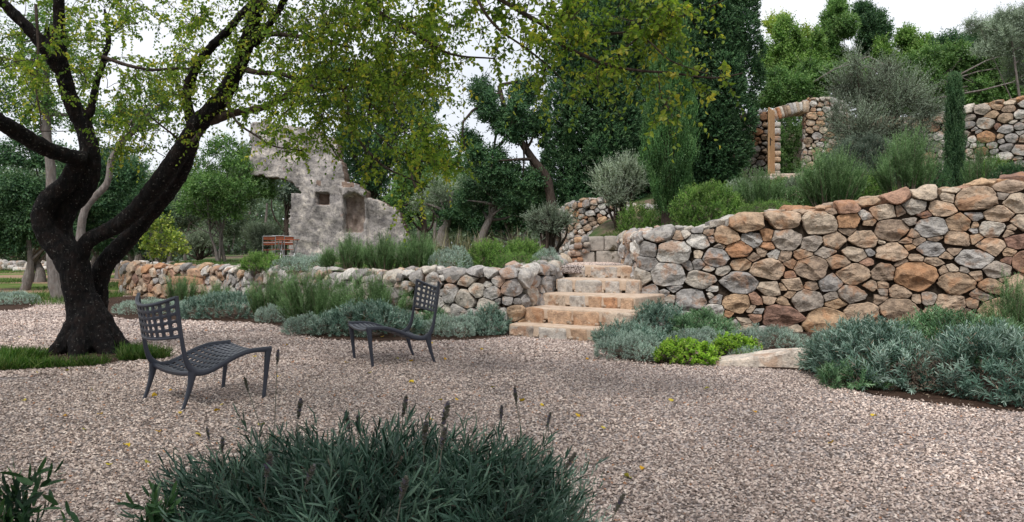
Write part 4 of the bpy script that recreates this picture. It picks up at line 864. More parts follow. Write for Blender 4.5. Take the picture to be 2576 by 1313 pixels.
rosemary('rosemary_bush', 'thin rosemary shoots against the far low wall', 545, 18.2, .01, 95, 702, 205, dens=.5)
rosemary('rosemary_bush', 'dark rosemary against the tall wall at the right edge', 2550, 10.3, .01, 130, 690, 206, depth=.8)

# upper terrace planting
def hz(px, d): return float(hgt(xw(px, d), d))
rosemary('rosemary_bush', 'dark green rosemary below the ruin niche', 880, 15.8, hz(880, 15.8), 100, 590, 210)
rosemary('rosemary_bush', 'tall bright rosemary in front of the right part of the ruin, left half', 965, 15.6, hz(965, 15.6), 125, 570, 211, dens=1.2)
rosemary('rosemary_bush', 'tall bright rosemary in front of the right part of the ruin, right half', 1050, 15.4, hz(1050, 15.4), 120, 574, 212, dens=1.2)
shrub(SA, 'santolina_bush', 'pale grey bush right of the tall bright rosemary', 'santolina', 1135, 14.7, hz(1135, 14.7), 120, 612, 213, .8)
shrub('bush', 'leafy_bush', 'mid green leafy bush on the terrace above the low wall', 'bush', 1232, 15.1, hz(1232, 15.1), 120, 592, 214, .9)
shrub('bush', 'leafy_bush', 'bright green leafy bush above the low wall, nearest the landing', 'bush', 1320, 15.6, hz(1320, 15.6), 110, 588, 215, .9)
shrub(SA, 'santolina_bush', 'small round grey bush beside the step landing', 'santolina', 1378, 14.5, hz(1378, 14.5), 66, 618, 216, .5)
shrub('cover', 'creeping_plant', 'flat bright green creeping plant hanging over the low wall', 'ground cover', 1295, 13.6, 1.0, 110, 662, 217, .5)
shrub(SA, 'santolina_bush', 'grey bush at the foot of the ruin, right of the folding chairs', 'santolina', 780, 16.8, hz(780, 16.8), 130, 632, 218, .9)
shrub('bush', 'leafy_bush', 'loose green bush in front of the folding chairs', 'bush', 665, 17.8, hz(665, 17.8), 120, 626, 219, .9)
shrub(SA, 'santolina_bush', 'pale grey bush low on the terrace edge below the ruin corner', 'santolina', 730, 16.0, hz(730, 16.), 90, 655, 220, .6)
rosemary('rosemary_bush', 'short rosemary between the grey bush and the dark rosemary', 830, 16.3, hz(830, 16.3), 60, 620, 221)
airy('olive_bush', 'round silver green olive bush left of the folding chairs', 'olive', 662, 31.5, .95, 130, 535, 230, n=1300, sl=.5, k=20, lL=.07, lW=.018, low=.02, mat='silver')
airy('olive_bush', 'silver olive shrub with pale upright shoots beside the slim cypress', 'olive', 1562, 17.6, hz(1562, 17.6)-.1, 175, 372, 231, n=1500, sl=.5, k=26, lL=.055, lW=.014, low=.18, upk=1.5, mat='silver')
airy('olive_bush', 'small dark grey olive in front of the grey rubble wall', 'olive', 1382, 18.4, 1.15, 160, 495, 232, mat='olivegrey', n=700, sl=.4, k=22, lL=.05, lW=.011, low=.25)
shrub('bush', 'leafy_bush', 'bright green leafy bush with brown base stems above the grey rocks', 'bush', 1782, 14.9, hz(1782, 14.9)-.05, 180, 446, 233, 1.0, dens=1.0)
rosemary('rosemary_bush', 'soft green rosemary between the leafy bush and the doorway steps', 1915, 15.6, hz(1915, 15.6), 150, 418, 234, dens=1.2)
rosemary('rosemary_bush', 'large rosemary right of the doorway on the tall wall top', 2090, 14.4, hz(2090, 14.4), 195, 362, 235, depth=1.2, dens=1.3)
rosemary('rosemary_bush', 'rosemary with bare brown stems right of the large one', 2275, 14.3, hz(2275, 14.3), 165, 326, 236, bare=.18, dens=1.2)
rosemary('rosemary_bush', 'narrow dark rosemary just right of the thin cypress', 2460, 15.0, hz(2460, 15.), 70, 350, 237)
shrub('bush', 'leafy_bush', 'small yellowish bush at the foot of the silver olive', 'bush', 1600, 16.5, hz(1600, 16.5), 90, 500, 238, .6, dens=.8)
shrub('cover', 'creeping_plant', 'low green carpet plant between the leafy bush and the rosemary', 'ground cover', 1930, 14.2, hz(1930, 14.2), 160, 518, 239, .8)
shrub('bush', 'leafy_bush', 'dark bush at the right edge above the tall wall', 'bush', 2545, 14.8, hz(2545, 14.8), 130, 400, 240, 1.0, mat='treedark')
shrub('bush', 'leafy_bush', 'low green plants peeking over the top of the tall wall by the thin cypress', 'bush', 2380, 13.6, hz(2380, 13.6), 90, 455, 241, .5)
cypress('cypress_tree', 'slim bright green cypress with a bare foot on the upper terrace', P(1683, 562, 16.0), P(0, -30, 16.0)[2], lambda z: .54*min(1, .40+z*2.4)*(1-z)**.34*.95, 250, n=9500, trunk=.13, clear=.30)
cypress('cypress_tree', 'thin dark cypress standing against the pale retaining wall', P(2402, 500, 17), P(0, 190, 17)[2], lambda z: .19*min(1, .75+z*1.5)*(1-z)**.22, 251, n=3000, trunk=.05, mat='conifer')

# ------------------------------------------------------------------ background trees
def bz(px, d): return [xw(px, d), d, hz(px, d) if xw(px, d) > -12.6-(d-24)*.3 else -.03]
conifer('conifer_tree', 'wide dark green conifer left of the slim cypress', P(1500, 560, 23.6), P(0, -60, 23.6)[2], 1.72, 260, n=17000, nb=260, power=.36)
conifer('conifer_tree', 'tall dark conifer behind and between the two others', P(1610, 560, 26), P(0, -220, 26)[2], 1.75, 261, n=13000, nb=220, power=.45)
conifer('conifer_tree', 'tallest dark green conifer between the slim cypress and the doorway', P(1775, 520, 23.4), P(0, -360, 23.4)[2], 1.72, 262, n=24000, nb=340, power=.34, low=.28)
def T(lb, bx, bd, bl, seed, cat='tree', name='broadleaf_tree', by=None, **k):
    d = k.pop('cd', bd); base = bz(bx, bd) if by is None else P(bx, by, bd)
    return tree(name, lb, cat, base, [(P(x, y, d+(k.get('dz', 0))), np.array([rx, (rx+ry)*.5, ry])*d/FPX) for x, y, rx, ry in bl], seed, **k)
T('round green tree on three slim trunks beyond the low wall', 548, 30, [(555, 470, 95, 85), (500, 510, 60, 55), (620, 480, 65, 75), (560, 400, 55, 55)], 300, n=2300, trunks=3, tr=.065, lL=.10, lW=.055, sl=.45)
T('small yellow green sapling with pale thin stems behind the low wall', 402, 27, [(380, 590, 30, 34), (425, 585, 34, 34), (400, 630, 40, 26), (445, 620, 26, 26), (410, 560, 24, 16)], 301, mat='yellow', n=210, trunks=4, tr=.022, lL=.12, lW=.085, k=6, sl=.35, name='sapling', limbs=8)
airy('olive_bush', 'pale olive bush behind the three slim trunks', 'olive', 500, 34, .9, 150, 570, 302, n=420, sl=.5, k=18, lL=.08, lW=.02, low=.1)
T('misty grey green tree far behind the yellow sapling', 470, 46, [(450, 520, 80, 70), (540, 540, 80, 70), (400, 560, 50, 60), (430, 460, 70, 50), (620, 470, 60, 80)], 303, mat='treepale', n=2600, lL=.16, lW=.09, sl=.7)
T('dark leafy tree at the far left edge with drooping branches', 60, 26, [(40, 470, 110, 80), (90, 540, 90, 70), (-30, 560, 80, 80), (150, 590, 60, 40), (20, 610, 80, 40), (60, 380, 90, 50)], 304, mat='treedark', n=4600, lL=.11, lW=.055, sl=.5, tr=.14, droop=.4)
T('dark tree seen between the forked stems of the big tree', 240, 29, [(230, 440, 80, 70), (300, 420, 60, 60), (270, 520, 90, 60), (200, 560, 60, 50), (250, 600, 90, 40), (170, 480, 60, 60)], 305, mat='treedark', n=4000, lL=.11, lW=.055, sl=.5)
T('dark green tree behind the leaning rear stem', 345, 36, [(330, 520, 80, 70), (390, 560, 60, 60), (280, 590, 60, 50), (360, 610, 70, 40), (320, 460, 60, 50)], 306, mat='treedark', n=3000, lL=.13, lW=.07, sl=.5, trunks=2, tr=.14)
T('tree with two pale trunks standing on the far left lawn', 98, 32, [(60, 560, 110, 50), (140, 590, 70, 40), (20, 600, 60, 40), (180, 560, 60, 40)], 307, mat='treedark', n=2400, lL=.12, lW=.06, trunks=2, tr=.22)
T('smooth grey trunked tree rising just behind the big tree', 148, 21, [(130, 120, 140, 110), (240, 290, 80, 50), (60, 260, 90, 90)], 308, mat='tree', n=1300, lL=.09, lW=.05, tr=.17, by=753,
  path=[P(148, 760, 21), P(131, 640, 21), P(128, 450, 21), P(118, 330, 21), P(116, 200, 21), P(130, 60, 21)])
T('slender mottled stem arching behind the fork of the big tree', 205, 19, [(350, 300, 60, 40), (420, 240, 50, 40)], 309, mat='tree', n=300, lL=.08, lW=.05, tr=.11, by=765,
  path=[P(203, 760, 19), P(200, 640, 19), P(213, 530, 19), P(268, 462, 19), P(280, 400, 19), P(310, 355, 19), P(350, 308, 19), P(420, 250, 19)])
T('dark slender tree in the gap left of the ruin', 712, 37, [(690, 440, 60, 60), (730, 480, 40, 60)], 310, mat='olivedark', n=900, lL=.12, lW=.06, tr=.15, tmat='bark_brown')
T('great dark tree directly behind the top of the ruin', 905, 38, [(900, 380, 110, 130), (1000, 330, 120, 130), (960, 490, 80, 80), (850, 230, 110, 100), (1030, 260, 80, 90)], 311, mat='treedark', n=4200, lL=.15, lW=.08, sl=.6, tr=.3, tmat='bark_brown', limbs=26)
T('dark tree behind the low right end of the ruin', 1050, 33, [(1060, 440, 70, 90), (1020, 520, 50, 60), (1090, 360, 60, 80)], 312, mat='tree', n=1700, lL=.12, lW=.06, tr=.2, tmat='bark_brown')
T('old olive with a split gnarled trunk right of the ruin', 1112, 30, [(1130, 470, 75, 45), (1190, 500, 55, 45), (1090, 500, 50, 40)], 313, mat='olive', n=1300, lL=.09, lW=.025, tr=.26, tmat='bark_grey', by=612, cat='olive')
T('old olive with a leaning pale trunk behind the terrace bushes', 1212, 24, [(1225, 460, 80, 45), (1290, 510, 50, 45), (1180, 510, 45, 35)], 314, mat='treedark', n=1500, lL=.09, lW=.04, tr=.16, by=625, cat='olive', tmat='bark_grey',
  path=[P(1208, 640, 24), P(1212, 600, 24), P(1228, 560, 24), P(1245, 520, 24), P(1250, 470, 24)])
T('tall open tree with a dark leaning trunk left of the conifers', 1387, 21, [(1235, 250, 48, 70), (1290, 300, 60, 75), (1325, 235, 40, 45), (1350, 330, 35, 55), (1215, 400, 55, 40), (1285, 440, 75, 40), (1340, 470, 40, 40), (1180, 350, 30, 30)], 315, mat='treedark', n=3600, lL=.085, lW=.045, sl=.35, tr=.15, tmat='bark_brown', by=575, limbs=18,
  path=[P(1390, 600, 21), P(1387, 520, 21), P(1375, 450, 21), P(1340, 400, 21), P(1305, 345, 21), P(1270, 270, 21), P(1255, 215, 21)])
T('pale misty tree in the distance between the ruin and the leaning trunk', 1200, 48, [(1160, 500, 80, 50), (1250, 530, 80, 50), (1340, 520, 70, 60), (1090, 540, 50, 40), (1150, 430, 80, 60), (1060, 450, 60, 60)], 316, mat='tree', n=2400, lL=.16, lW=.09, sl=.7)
T('dark low tree under the leaning trunk', 1290, 30, [(1270, 560, 60, 40), (1340, 560, 60, 45), (1200, 570, 50, 30), (1150, 540, 60, 40), (1250, 510, 70, 40), (1340, 500, 50, 50)], 317, mat='treedark', n=2600, lL=.11, lW=.06)
# slope trees, right
hb = lambda px, d: None
def TR(lb, bx, bd, bl, seed, **k): return T(lb, bx, bd, bl, seed, **k)
TR('feathery yellow green tree behind the doorway', 1985, 33, [(1955, 120, 40, 70), (1985, 190, 80, 60), (1935, 205, 40, 70), (2035, 140, 36, 70), (2010, 250, 60, 40), (1990, 90, 26, 50)], 330, mat='bush', n=4200, lL=.12, lW=.06, sl=.5)
TR('yellowish thin topped tree above the doorway', 1960, 36, [(1950, 65, 28, 55), (2030, 100, 32, 45), (1990, 130, 50, 50)], 331, mat='yellow', n=800, lL=.12, lW=.07, sl=.5)
TR('tall pointed green tree right of the doorway trees', 2105, 34, [(2105, 160, 62, 60), (2100, 90, 46, 60), (2110, 30, 22, 50), (2085, 60, 20, 40)], 332, mat='tree', n=3200, lL=.12, lW=.06, sl=.45, up=.9)
TR('second pointed green tree with a bushy top', 2175, 35, [(2175, 150, 56, 56), (2182, 85, 44, 55), (2178, 30, 24, 40), (2195, 60, 20, 30)], 333, mat='treedark', n=3000, lL=.12, lW=.06, sl=.45, up=.9)
TR('light green tree in the dip of the skyline', 2290, 34, [(2270, 150, 60, 55), (2330, 140, 60, 45), (2285, 95, 30, 45), (2370, 150, 50, 40), (2225, 150, 40, 50)], 334, mat='bush', n=3200, lL=.12, lW=.06, sl=.45)
TR('dense dark green thicket above the retaining wall', 2400, 29, [(2380, 180, 60, 50), (2450, 200, 70, 50), (2350, 230, 50, 35), (2520, 200, 60, 60)], 335, mat='tree', n=3000, lL=.10, lW=.05, sl=.4)
TR('long green thicket filling the slope above the arch and retaining wall', 2250, 28, [(1950+i*58, 222+16*math.sin(i*1.7), 54, 58) for i in range(13)]+[(2300+i*58, 160+14*math.cos(i*2.1), 50, 46) for i in range(6)]+[(2260+i*50, 258, 40, 30) for i in range(7)], 343, mat='tree', n=9500, lL=.10, lW=.05, sl=.4, name='thicket', cat='thicket', trunks=3, limbs=30)
TR('blue green bush on the skyline at the right', 2440, 33, [(2400, 130, 70, 40), (2480, 105, 70, 50), (2550, 90, 60, 60)], 336, mat='treedark', n=3200, lL=.11, lW=.05)
TR('grey olive tree overhanging from the right edge', 2600, 23, [(2560, 60, 90, 60), (2500, 110, 60, 45), (2590, 180, 70, 60), (2470, 60, 35, 30), (2640, 100, 90, 90)], 337, mat='olivegrey', limbs=5, tr=.07, n=3600, lL=.07, lW=.02, sl=.4, k=14, cat='olive')
TR('green hedge visible between the skyline trees and the arch', 2060, 29, [(1960, 250, 60, 40), (2070, 230, 70, 40), (2180, 230, 70, 40), (2280, 240, 60, 40)], 338, mat='tree', n=2600, lL=.10, lW=.05, sl=.4)
TR('glossy green shrub framed by the open doorway', 1992, 27.2, [(1990, 340, 34, 45), (1990, 420, 34, 40), (1965, 380, 30, 60), (1980, 305, 40, 26), (2010, 300, 30, 30)], 339, mat='tree', n=1000, lL=.07, lW=.04, sl=.3, tr=.05, name='green_shrub', cat='shrub')
airy('olive_tree', 'large wispy grey olive sprawling right of the doorway', 'olive', 2205, 20, 2.8, 330, 120, 340, mat='olivegrey', n=3300, sl=.8, k=26, lL=.055, lW=.012, low=.12, upk=.9, pxb=[(2120, 210, 40, 50), (2185, 210, 70, 60), (2270, 230, 80, 60), (2340, 270, 50, 50), (2160, 320, 70, 80), (2240, 330, 80, 70), (2310, 350, 50, 60), (2120, 400, 50, 60), (2210, 420, 70, 50), (2150, 150, 25, 35), (2240, 165, 40, 30), (2100, 300, 22, 60)])
shrub('bush', 'leafy_bush', 'dense blue black bush under the wispy olive', 'bush', 2180, 18.6, 2.55, 230, 335, 341, 1.5, mat='olivedark', dens=1.2)
shrub('bush', 'leafy_bush', 'dark shrub in the shade under the tallest conifer', 'bush', 1800, 19.5, 2.2, 120, 470, 342, .8, mat='treedark')
for i_, (lb, px, d, wd, top, mt) in enumerate([
  ('dark green bush tucked below the threshold stones', 1985, 20, 150, 470, 'bush'), ('grey green bush behind the large rosemary', 2120, 16.8, 150, 420, 'treedark'), ('leafy bush between the two large rosemaries', 2185, 15.4, 110, 425, 'bush'),
  ('dark leafy bush left of the thin cypress foot', 2340, 16.2, 110, 400, 'treedark'), ('bright bush on the slope left of the threshold', 1850, 17.8, 140, 450, 'bush'), ('small bush in front of the retaining wall at the right', 2500, 17.5, 120, 385, 'bush'),
  ('brown stemmed bush between the soft rosemary and the threshold', 1985, 15.4, 110, 462, 'rosemary'), ('feathery grey green bush behind the leafy bush', 1860, 16.8, 120, 448, 'olivegrey'), ('pale bush on the slope behind the large rosemary', 2030, 17.2, 130, 425, 'olivegrey'),
  ('green bush at the base of the wide conifer', 1470, 21.6, 130, 470, 'treedark')]):
    shrub('bush', 'leafy_bush', lb, 'bush', px, d, hz(px, d)-.05, wd, top, 360+i_, .9, mat=mt, dens=.8)
def wood():
    rng = np.random.default_rng(50); mb = MB()
    sub = []
    for i in range(900):
        px = rng.uniform(-500, 1500); d = rng.uniform(56, 85); y = 645-rng.uniform(0, 1)*(150+60*math.sin(px*.012)+30*math.sin(px*.041)); r = rng.uniform(1.1, 2.3); sub.append((P(px, y, d), np.array([r*1.3, r, r])))
    for i in range(240):
        px = rng.uniform(-1000, 330); d = rng.uniform(58, 80); r = rng.uniform(1.2, 2.5); sub.append((P(px, rng.uniform(430, 620), d), np.array([r*1.3, r, r])))
    p, nn = blob_points(rng, sub, 52000, .6, -.8); m = len(p)
    shoot_leaves(mb, rng, p, nn+rng.normal(0, .5, (m, 3)), rng.uniform(.4, .9, m), 4, .34, .22, 1.0, 'diamond', .1, base_rnd=np.clip(.5+.25*noise(p, .35, 4, 2), 0, 1))
    for i in range(70):
        px = rng.uniform(-500, 1400); d = rng.uniform(55, 62); b = np.array([xw(px, d), d, -.1]); tube(mb, [b, b+[rng.normal()*.3, 0, 2.2], b+[rng.normal()*.6, 0, 4.5]], [.16, .12, .08], 6, mi=1, sub=3)
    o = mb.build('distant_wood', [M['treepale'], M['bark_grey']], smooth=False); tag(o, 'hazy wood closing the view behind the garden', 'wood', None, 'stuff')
wood()
mb = MB(); rng = np.random.default_rng(60)
for k in range(260):
    px = -120+k*3.1+rng.normal()*1.5; d = 47+rng.normal()*.3; s = rng.uniform(.12, .24); rough_block(mb, rng, np.array([xw(px, d), d, rng.uniform(.05, .45)]), [s*1.3, 0, 0], [0, s, 0], [0, 0, s*.8], pick(rng, .9, .1, 0)*1.2, 4, 4, .03, 4)
rough_block(mb, rng, np.array([xw(290, 47.3), 47.3, .1]), [9.6, 0, 0], [0, .2, 0], [0, 0, .3], (.1, .09, .08), 4, 20, 0)
tag(mb.build('field_wall', M['stone'], smooth=False), 'low white field wall along the far edge of the lawn', 'wall')

# ------------------------------------------------------------------ grass
def blades(name, label, pts, hmin, hmax, seed, wd=.006, mat='grass', lean=.35, cat='grass'):
    rng = np.random.default_rng(seed); n = len(pts); D = unit(np.c_[rng.normal(0, lean, n), rng.normal(0, lean, n), np.ones(n)]); mb = MB()
    add_leaves(mb, pts, D, np.c_[rng.normal(size=(n, 2)), np.zeros(n)+.1], rng.uniform(hmin, hmax, n), np.full(n, wd), 'blade', rng.uniform(0, 1, n), .35); o = mb.build(name, M[mat], smooth=False)
    tag(o, label, cat, None, 'stuff'); return o
rng = np.random.default_rng(70)
def scat(n, poly, zf, thr=None, sc=1.5, seed=1):
    xs = [p[0] for p in poly]; ys = [p[1] for p in poly]; x = rng.uniform(min(xs), max(xs), n); y = rng.uniform(min(ys), max(ys), n); k = inside(x, y, poly)
    if thr is not None: k &= noise(np.c_[x, y, x*0], sc, seed, 2) > thr
    x, y = x[k], y[k]; return np.c_[x, y, zf(x, y)]
pz = scat(46000, [(-5.85+(a+5.85)*1.06, 9.72+(b-9.72)*1.08) for a, b in tree_bed], lambda x, y: .01+0*x, -.2, 2.6); blades('grass', 'patch of vivid green grass around the foot of the big tree', pz, .05, .17, 71, .007, lean=.5)
pz = scat(60000, [(2.6, 13.8), (7.5, 13.4), (14, 11), (16, 22), (8.6, 23.5), (3.2, 20)], lambda x, y: hgt(x, y), -.25, 1.1); blades('slope_grass', 'rough grass and weeds on the slope below the doorway', pz, .06, .18, 77, .012, 'grass', .7)
edge2 = [(2.3, 13.5), (3.4, 13.35), (5, 13.3), (6.6, 13.0), (6.6, 15), (4.5, 16.4), (2.4, 17.6), (1.5, 17.2), (1.5, 16.8), (2.4, 16.8)]
pz = scat(42000, edge2, lambda x, y: hgt(x, y), -.35); blades('terrace_grass', 'short green grass on top of the tall wall below the slim cypress', pz, .04, .10, 72, .006)
pz = scat(50000, [(-13, 25), (-7, 20), (-3, 16), (0, 14.5), (1, 17), (1, 20), (-2, 30), (-12, 34)], lambda x, y: hgt(x, y), -.1, .9); blades('terrace_grass', 'thin grass on the terrace behind the low wall', pz, .05, .12, 73, .010)
pz = scat(60000, [(-30, 23), (-13, 23), (-12.8, 27), (-22, 48), (-40, 48)], lambda x, y: x*0-.03, .05, .5); blades('lawn_grass', 'rough lawn between the far left trees', pz, .05, .13, 74, .014)
pz = scat(7000, [G(80, 778)[:2], G(330, 745)[:2], (-10.8, 23.4), (-16, 23.4), (-14, 20.6)], lambda x, y: x*0, -.2, 1.5); blades('edge_grass', 'ragged grass strip along the far left gravel edge', pz, .06, .2, 75, .010)
pz = scat(380, [(xw(1080, 19), 19), (xw(1330, 19), 19), (xw(1330, 22), 22), (xw(1080, 22), 22)], lambda x, y: hgt(x, y)); blades('dry_grass', 'tall straw coloured grass stalks behind the terrace bushes', pz, .5, 1.0, 76, .010, 'strawgrass', .15)
# ------------------------------------------------------------------ the big tree
def big_tree():
    rng = np.random.default_rng(400); root = empty('shade_tree', tuple(G(225, 885)), 'big dark many stemmed tree leaning over the gravel from a grassy foot', 'tree')
    def L_(lst): return [(P(x, y, d), w*d/FPX/2) for x, y, w, d in lst]
    main = [
     [(232, 925, 123, 10.6), (226, 880, 87, 10.6), (214, 830, 77, 10.6), (204, 760, 73, 10.6), (192, 700, 73, 10.6), (184, 655, 73, 10.6)],
     [(190, 690, 64, 10.6), (158, 635, 64, 10.6), (122, 590, 57, 10.55), (106, 542, 51, 10.5), (128, 497, 49, 10.5), (168, 462, 47, 10.5), (186, 425, 42, 10.5), (192, 390, 39, 10.5)],
     [(200, 700, 62, 10.65), (172, 630, 49, 10.7), (158, 575, 44, 10.7), (176, 522, 44, 10.7), (214, 475, 45, 10.7), (230, 425, 44, 10.65), (225, 375, 44, 10.6), (210, 320, 42, 10.6), (182, 262, 39, 10.5), (162, 200, 37, 10.4), (150, 140, 36, 10.3), (148, 60, 29, 10.2), (146, -20, 24, 10.1), (140, -140, 17, 9.9)],
     [(215, 400, 39, 10.5), (160, 390, 40, 10.3), (100, 366, 40, 10.0), (40, 330, 42, 9.7), (-20, 295, 42, 9.4), (-120, 220, 37, 9.0), (-260, 120, 26, 8.5)],
     [(150, 165, 46, 10.35), (112, 118, 36, 10.2), (75, 75, 30, 10.1), (35, 35, 28, 10.0), (0, 0, 26, 9.9), (-60, -60, 20, 9.7)],
     [(188, 670, 56, 10.6), (216, 612, 40, 10.55), (255, 588, 39, 10.5), (305, 560, 40, 10.4), (355, 515, 43, 10.3), (402, 455, 46, 10.1), (448, 390, 46, 10.0), (500, 312, 46, 9.8), (556, 248, 43, 9.7), (598, 170, 39, 9.5), (624, 95, 35, 9.4), (643, 30, 34, 9.3), (664, -30, 33, 9.2), (720, -150, 26, 8.8), (800, -300, 18, 8.2)],
     [(236, 850, 52, 10.9), (245, 765, 48, 11.0), (249, 712, 46, 11.0), (266, 662, 48, 11.0), (312, 612, 46, 11.0), (364, 552, 42, 10.9), (414, 494, 39, 10.7), (455, 440, 33, 10.4), (478, 390, 28, 10.1), (495, 340, 22, 9.95)],
     [(490, 318, 36, 9.85), (474, 275, 26, 9.8), (468, 235, 24, 9.75), (482, 192, 25, 9.7), (512, 140, 24, 9.6), (560, 90, 22, 9.5), (600, 45, 21, 9.45), (640, 0, 18, 9.4)],
     [(215, 305, 28, 10.6), (232, 262, 19, 10.6), (243, 205, 18, 10.6), (262, 150, 15, 10.6), (272, 100, 13, 10.6), (268, 55, 11, 10.6), (262, 20, 8, 10.6)],
     [(632, 108, 40, 9.4), (668, 72, 22, 9.35), (694, 35, 18, 9.3), (722, -10, 16, 9.2), (770, -80, 12, 9.0)],
     [(135, 118, 16, 10.3), (120, 85, 14, 10.25), (116, 66, 11, 10.2)],
    ]
    rt = MB()
    for a in range(7):
        an = a*2*PI/7+.3; b0 = G(226, 885); tube(rt, [b0+[0, 0, .75], b0+[math.cos(an)*.13, math.sin(an)*.13, .42], b0+[math.cos(an)*.27, math.sin(an)*.26, .16], b0+[math.cos(an)*.44, math.sin(an)*.40, .0], b0+[math.cos(an)*.62, math.sin(an)*.55, -.10]], [.10, .15, .15, .11, .05], 10, sub=4, cap=True)
    skel = []
    for l in main:
        q = L_(l); pts = np.array([a for a, _ in q]); rad = np.array([b for _, b in q]); tube(rt, pts, rad, 18, sub=6, cap=True); pp, rr = resample(pts, rad, 4); skel += list(pp)
    o = rt.build('trunk', M['bark_dark'], root); o.location = (0, 0, 0)
    rm = o.modifiers.new('remesh', 'REMESH'); rm.mode = 'VOXEL'; rm.voxel_size = .02; rm.use_smooth_shade = True
    sm = o.modifiers.new('smooth', 'SMOOTH'); sm.iterations = 4
    tx = bpy.data.textures.new('bark_lumps', 'CLOUDS'); tx.noise_scale = .09; tx.noise_depth = 3
    dm = o.modifiers.new('disp', 'DISPLACE'); dm.texture = tx; dm.strength = .04; dm.mid_level = .5; dm.texture_coords = 'LOCAL'
    br = MB()
    lesser = [
     [(262, 148, 10, 10.6), (320, 163, 9, 10.4), (380, 172, 8, 10.2), (440, 176, 7, 10.0), (490, 175, 5, 9.9)],
     [(530, 300, 30, 9.8), (590, 284, 20, 9.7), (646, 272, 17, 9.6), (700, 250, 16, 9.5), (760, 210, 13, 9.3), (811, 185, 11, 9.1), (870, 178, 8, 9.0), (925, 175, 5, 8.9)],
     [(600, 172, 20, 9.5), (650, 180, 13, 9.4), (720, 192, 12, 9.2), (800, 214, 11, 9.0), (870, 214, 9, 8.8), (950, 200, 6, 8.6), (1040, 190, 4, 8.3)],
     [(640, 84, 20, 9.4), (700, 86, 13, 9.3), (750, 92, 11, 9.1), (810, 104, 9, 9.0), (880, 120, 6, 8.8)],
     [(865, 215, 8, 8.8), (866, 260, 7, 8.7), (880, 320, 6, 8.6), (920, 375, 6, 8.4), (970, 415, 5, 8.3), (1030, 450, 4, 8.1), (1075, 475, 3, 8.0)],
     [(920, 205, 6, 8.7), (926, 250, 5, 8.6), (930, 310, 4, 8.5), (960, 350, 4, 8.3), (1010, 385, 3, 8.2), (1090, 410, 3, 8.0), (1170, 420, 2, 7.8)],
     [(815, 215, 6, 9.0), (815, 270, 4, 8.9), (812, 330, 3, 8.9), (840, 380, 3, 8.8), (860, 405, 2, 8.7)],
     [(85, 20, 8, 10), (92, 120, 6, 9.8), (96, 220, 5, 9.7), (103, 290, 4, 9.6), (98, 330, 3, 9.5)],
     [(720, -150, 30, 8.8), (850, -60, 14, 8.4), (950, 20, 11, 8.0), (1050, 90, 8, 7.7), (1140, 135, 6, 7.5), (1240, 148, 4, 7.3)],
     [(800, -300, 26, 8.2), (1000, -200, 16, 7.5), (1180, -60, 13, 6.9), (1290, 20, 12, 6.6), (1370, 70, 12, 6.4), (1407, 100, 11, 6.3), (1452, 140, 10, 6.25), (1531, 167, 8, 6.2), (1611, 185, 7, 6.1), (1681, 187, 6, 6.1), (1756, 197, 5, 6.0), (1820, 196, 4, 6.0), (1880, 189, 3, 6.0)],
     [(1659, 187, 4, 6.1), (1664, 240, 4, 6.05), (1676, 280, 3, 6.0), (1690, 300, 2, 6.0)],
     [(1420, 110, 7, 6.3), (1500, 88, 6, 6.4), (1592, 76, 6, 6.3), (1650, 55, 5, 6.2), (1716, 38, 5, 6.2), (1771, 18, 4, 6.2), (1830, -12, 3, 6.1)],
     [(1531, 160, 5, 6.2), (1580, 120, 4, 6.1), (1620, 100, 4, 6.1), (1675, 145, 4, 6.0), (1716, 162, 3, 6.0), (1775, 176, 2, 5.9)],
     [(1180, -60, 10, 6.9), (1240, 60, 7, 6.7), (1330, 130, 5, 6.5), (1400, 190, 3, 6.4), (1440, 240, 2, 6.3)],
     [(505, 330, 14, 9.8), (470, 360, 8, 9.5), (430, 330, 5, 9.3), (380, 290, 4, 9.2)],
     [(565, 240, 14, 9.6), (590, 300, 6, 9.3), (640, 340, 5, 9.1), (700, 370, 4, 9.0), (760, 380, 3, 8.9)],
    ]
    for l in lesser:
        q = L_(l); pts = np.array([a for a, _ in q])+rng.normal(0, .015, (len(q), 3)); tube(br, pts, np.array([b for _, b in q]), 7, .06, rng, sub=5); skel += list(resample(pts, np.ones(len(q)), 4)[0])
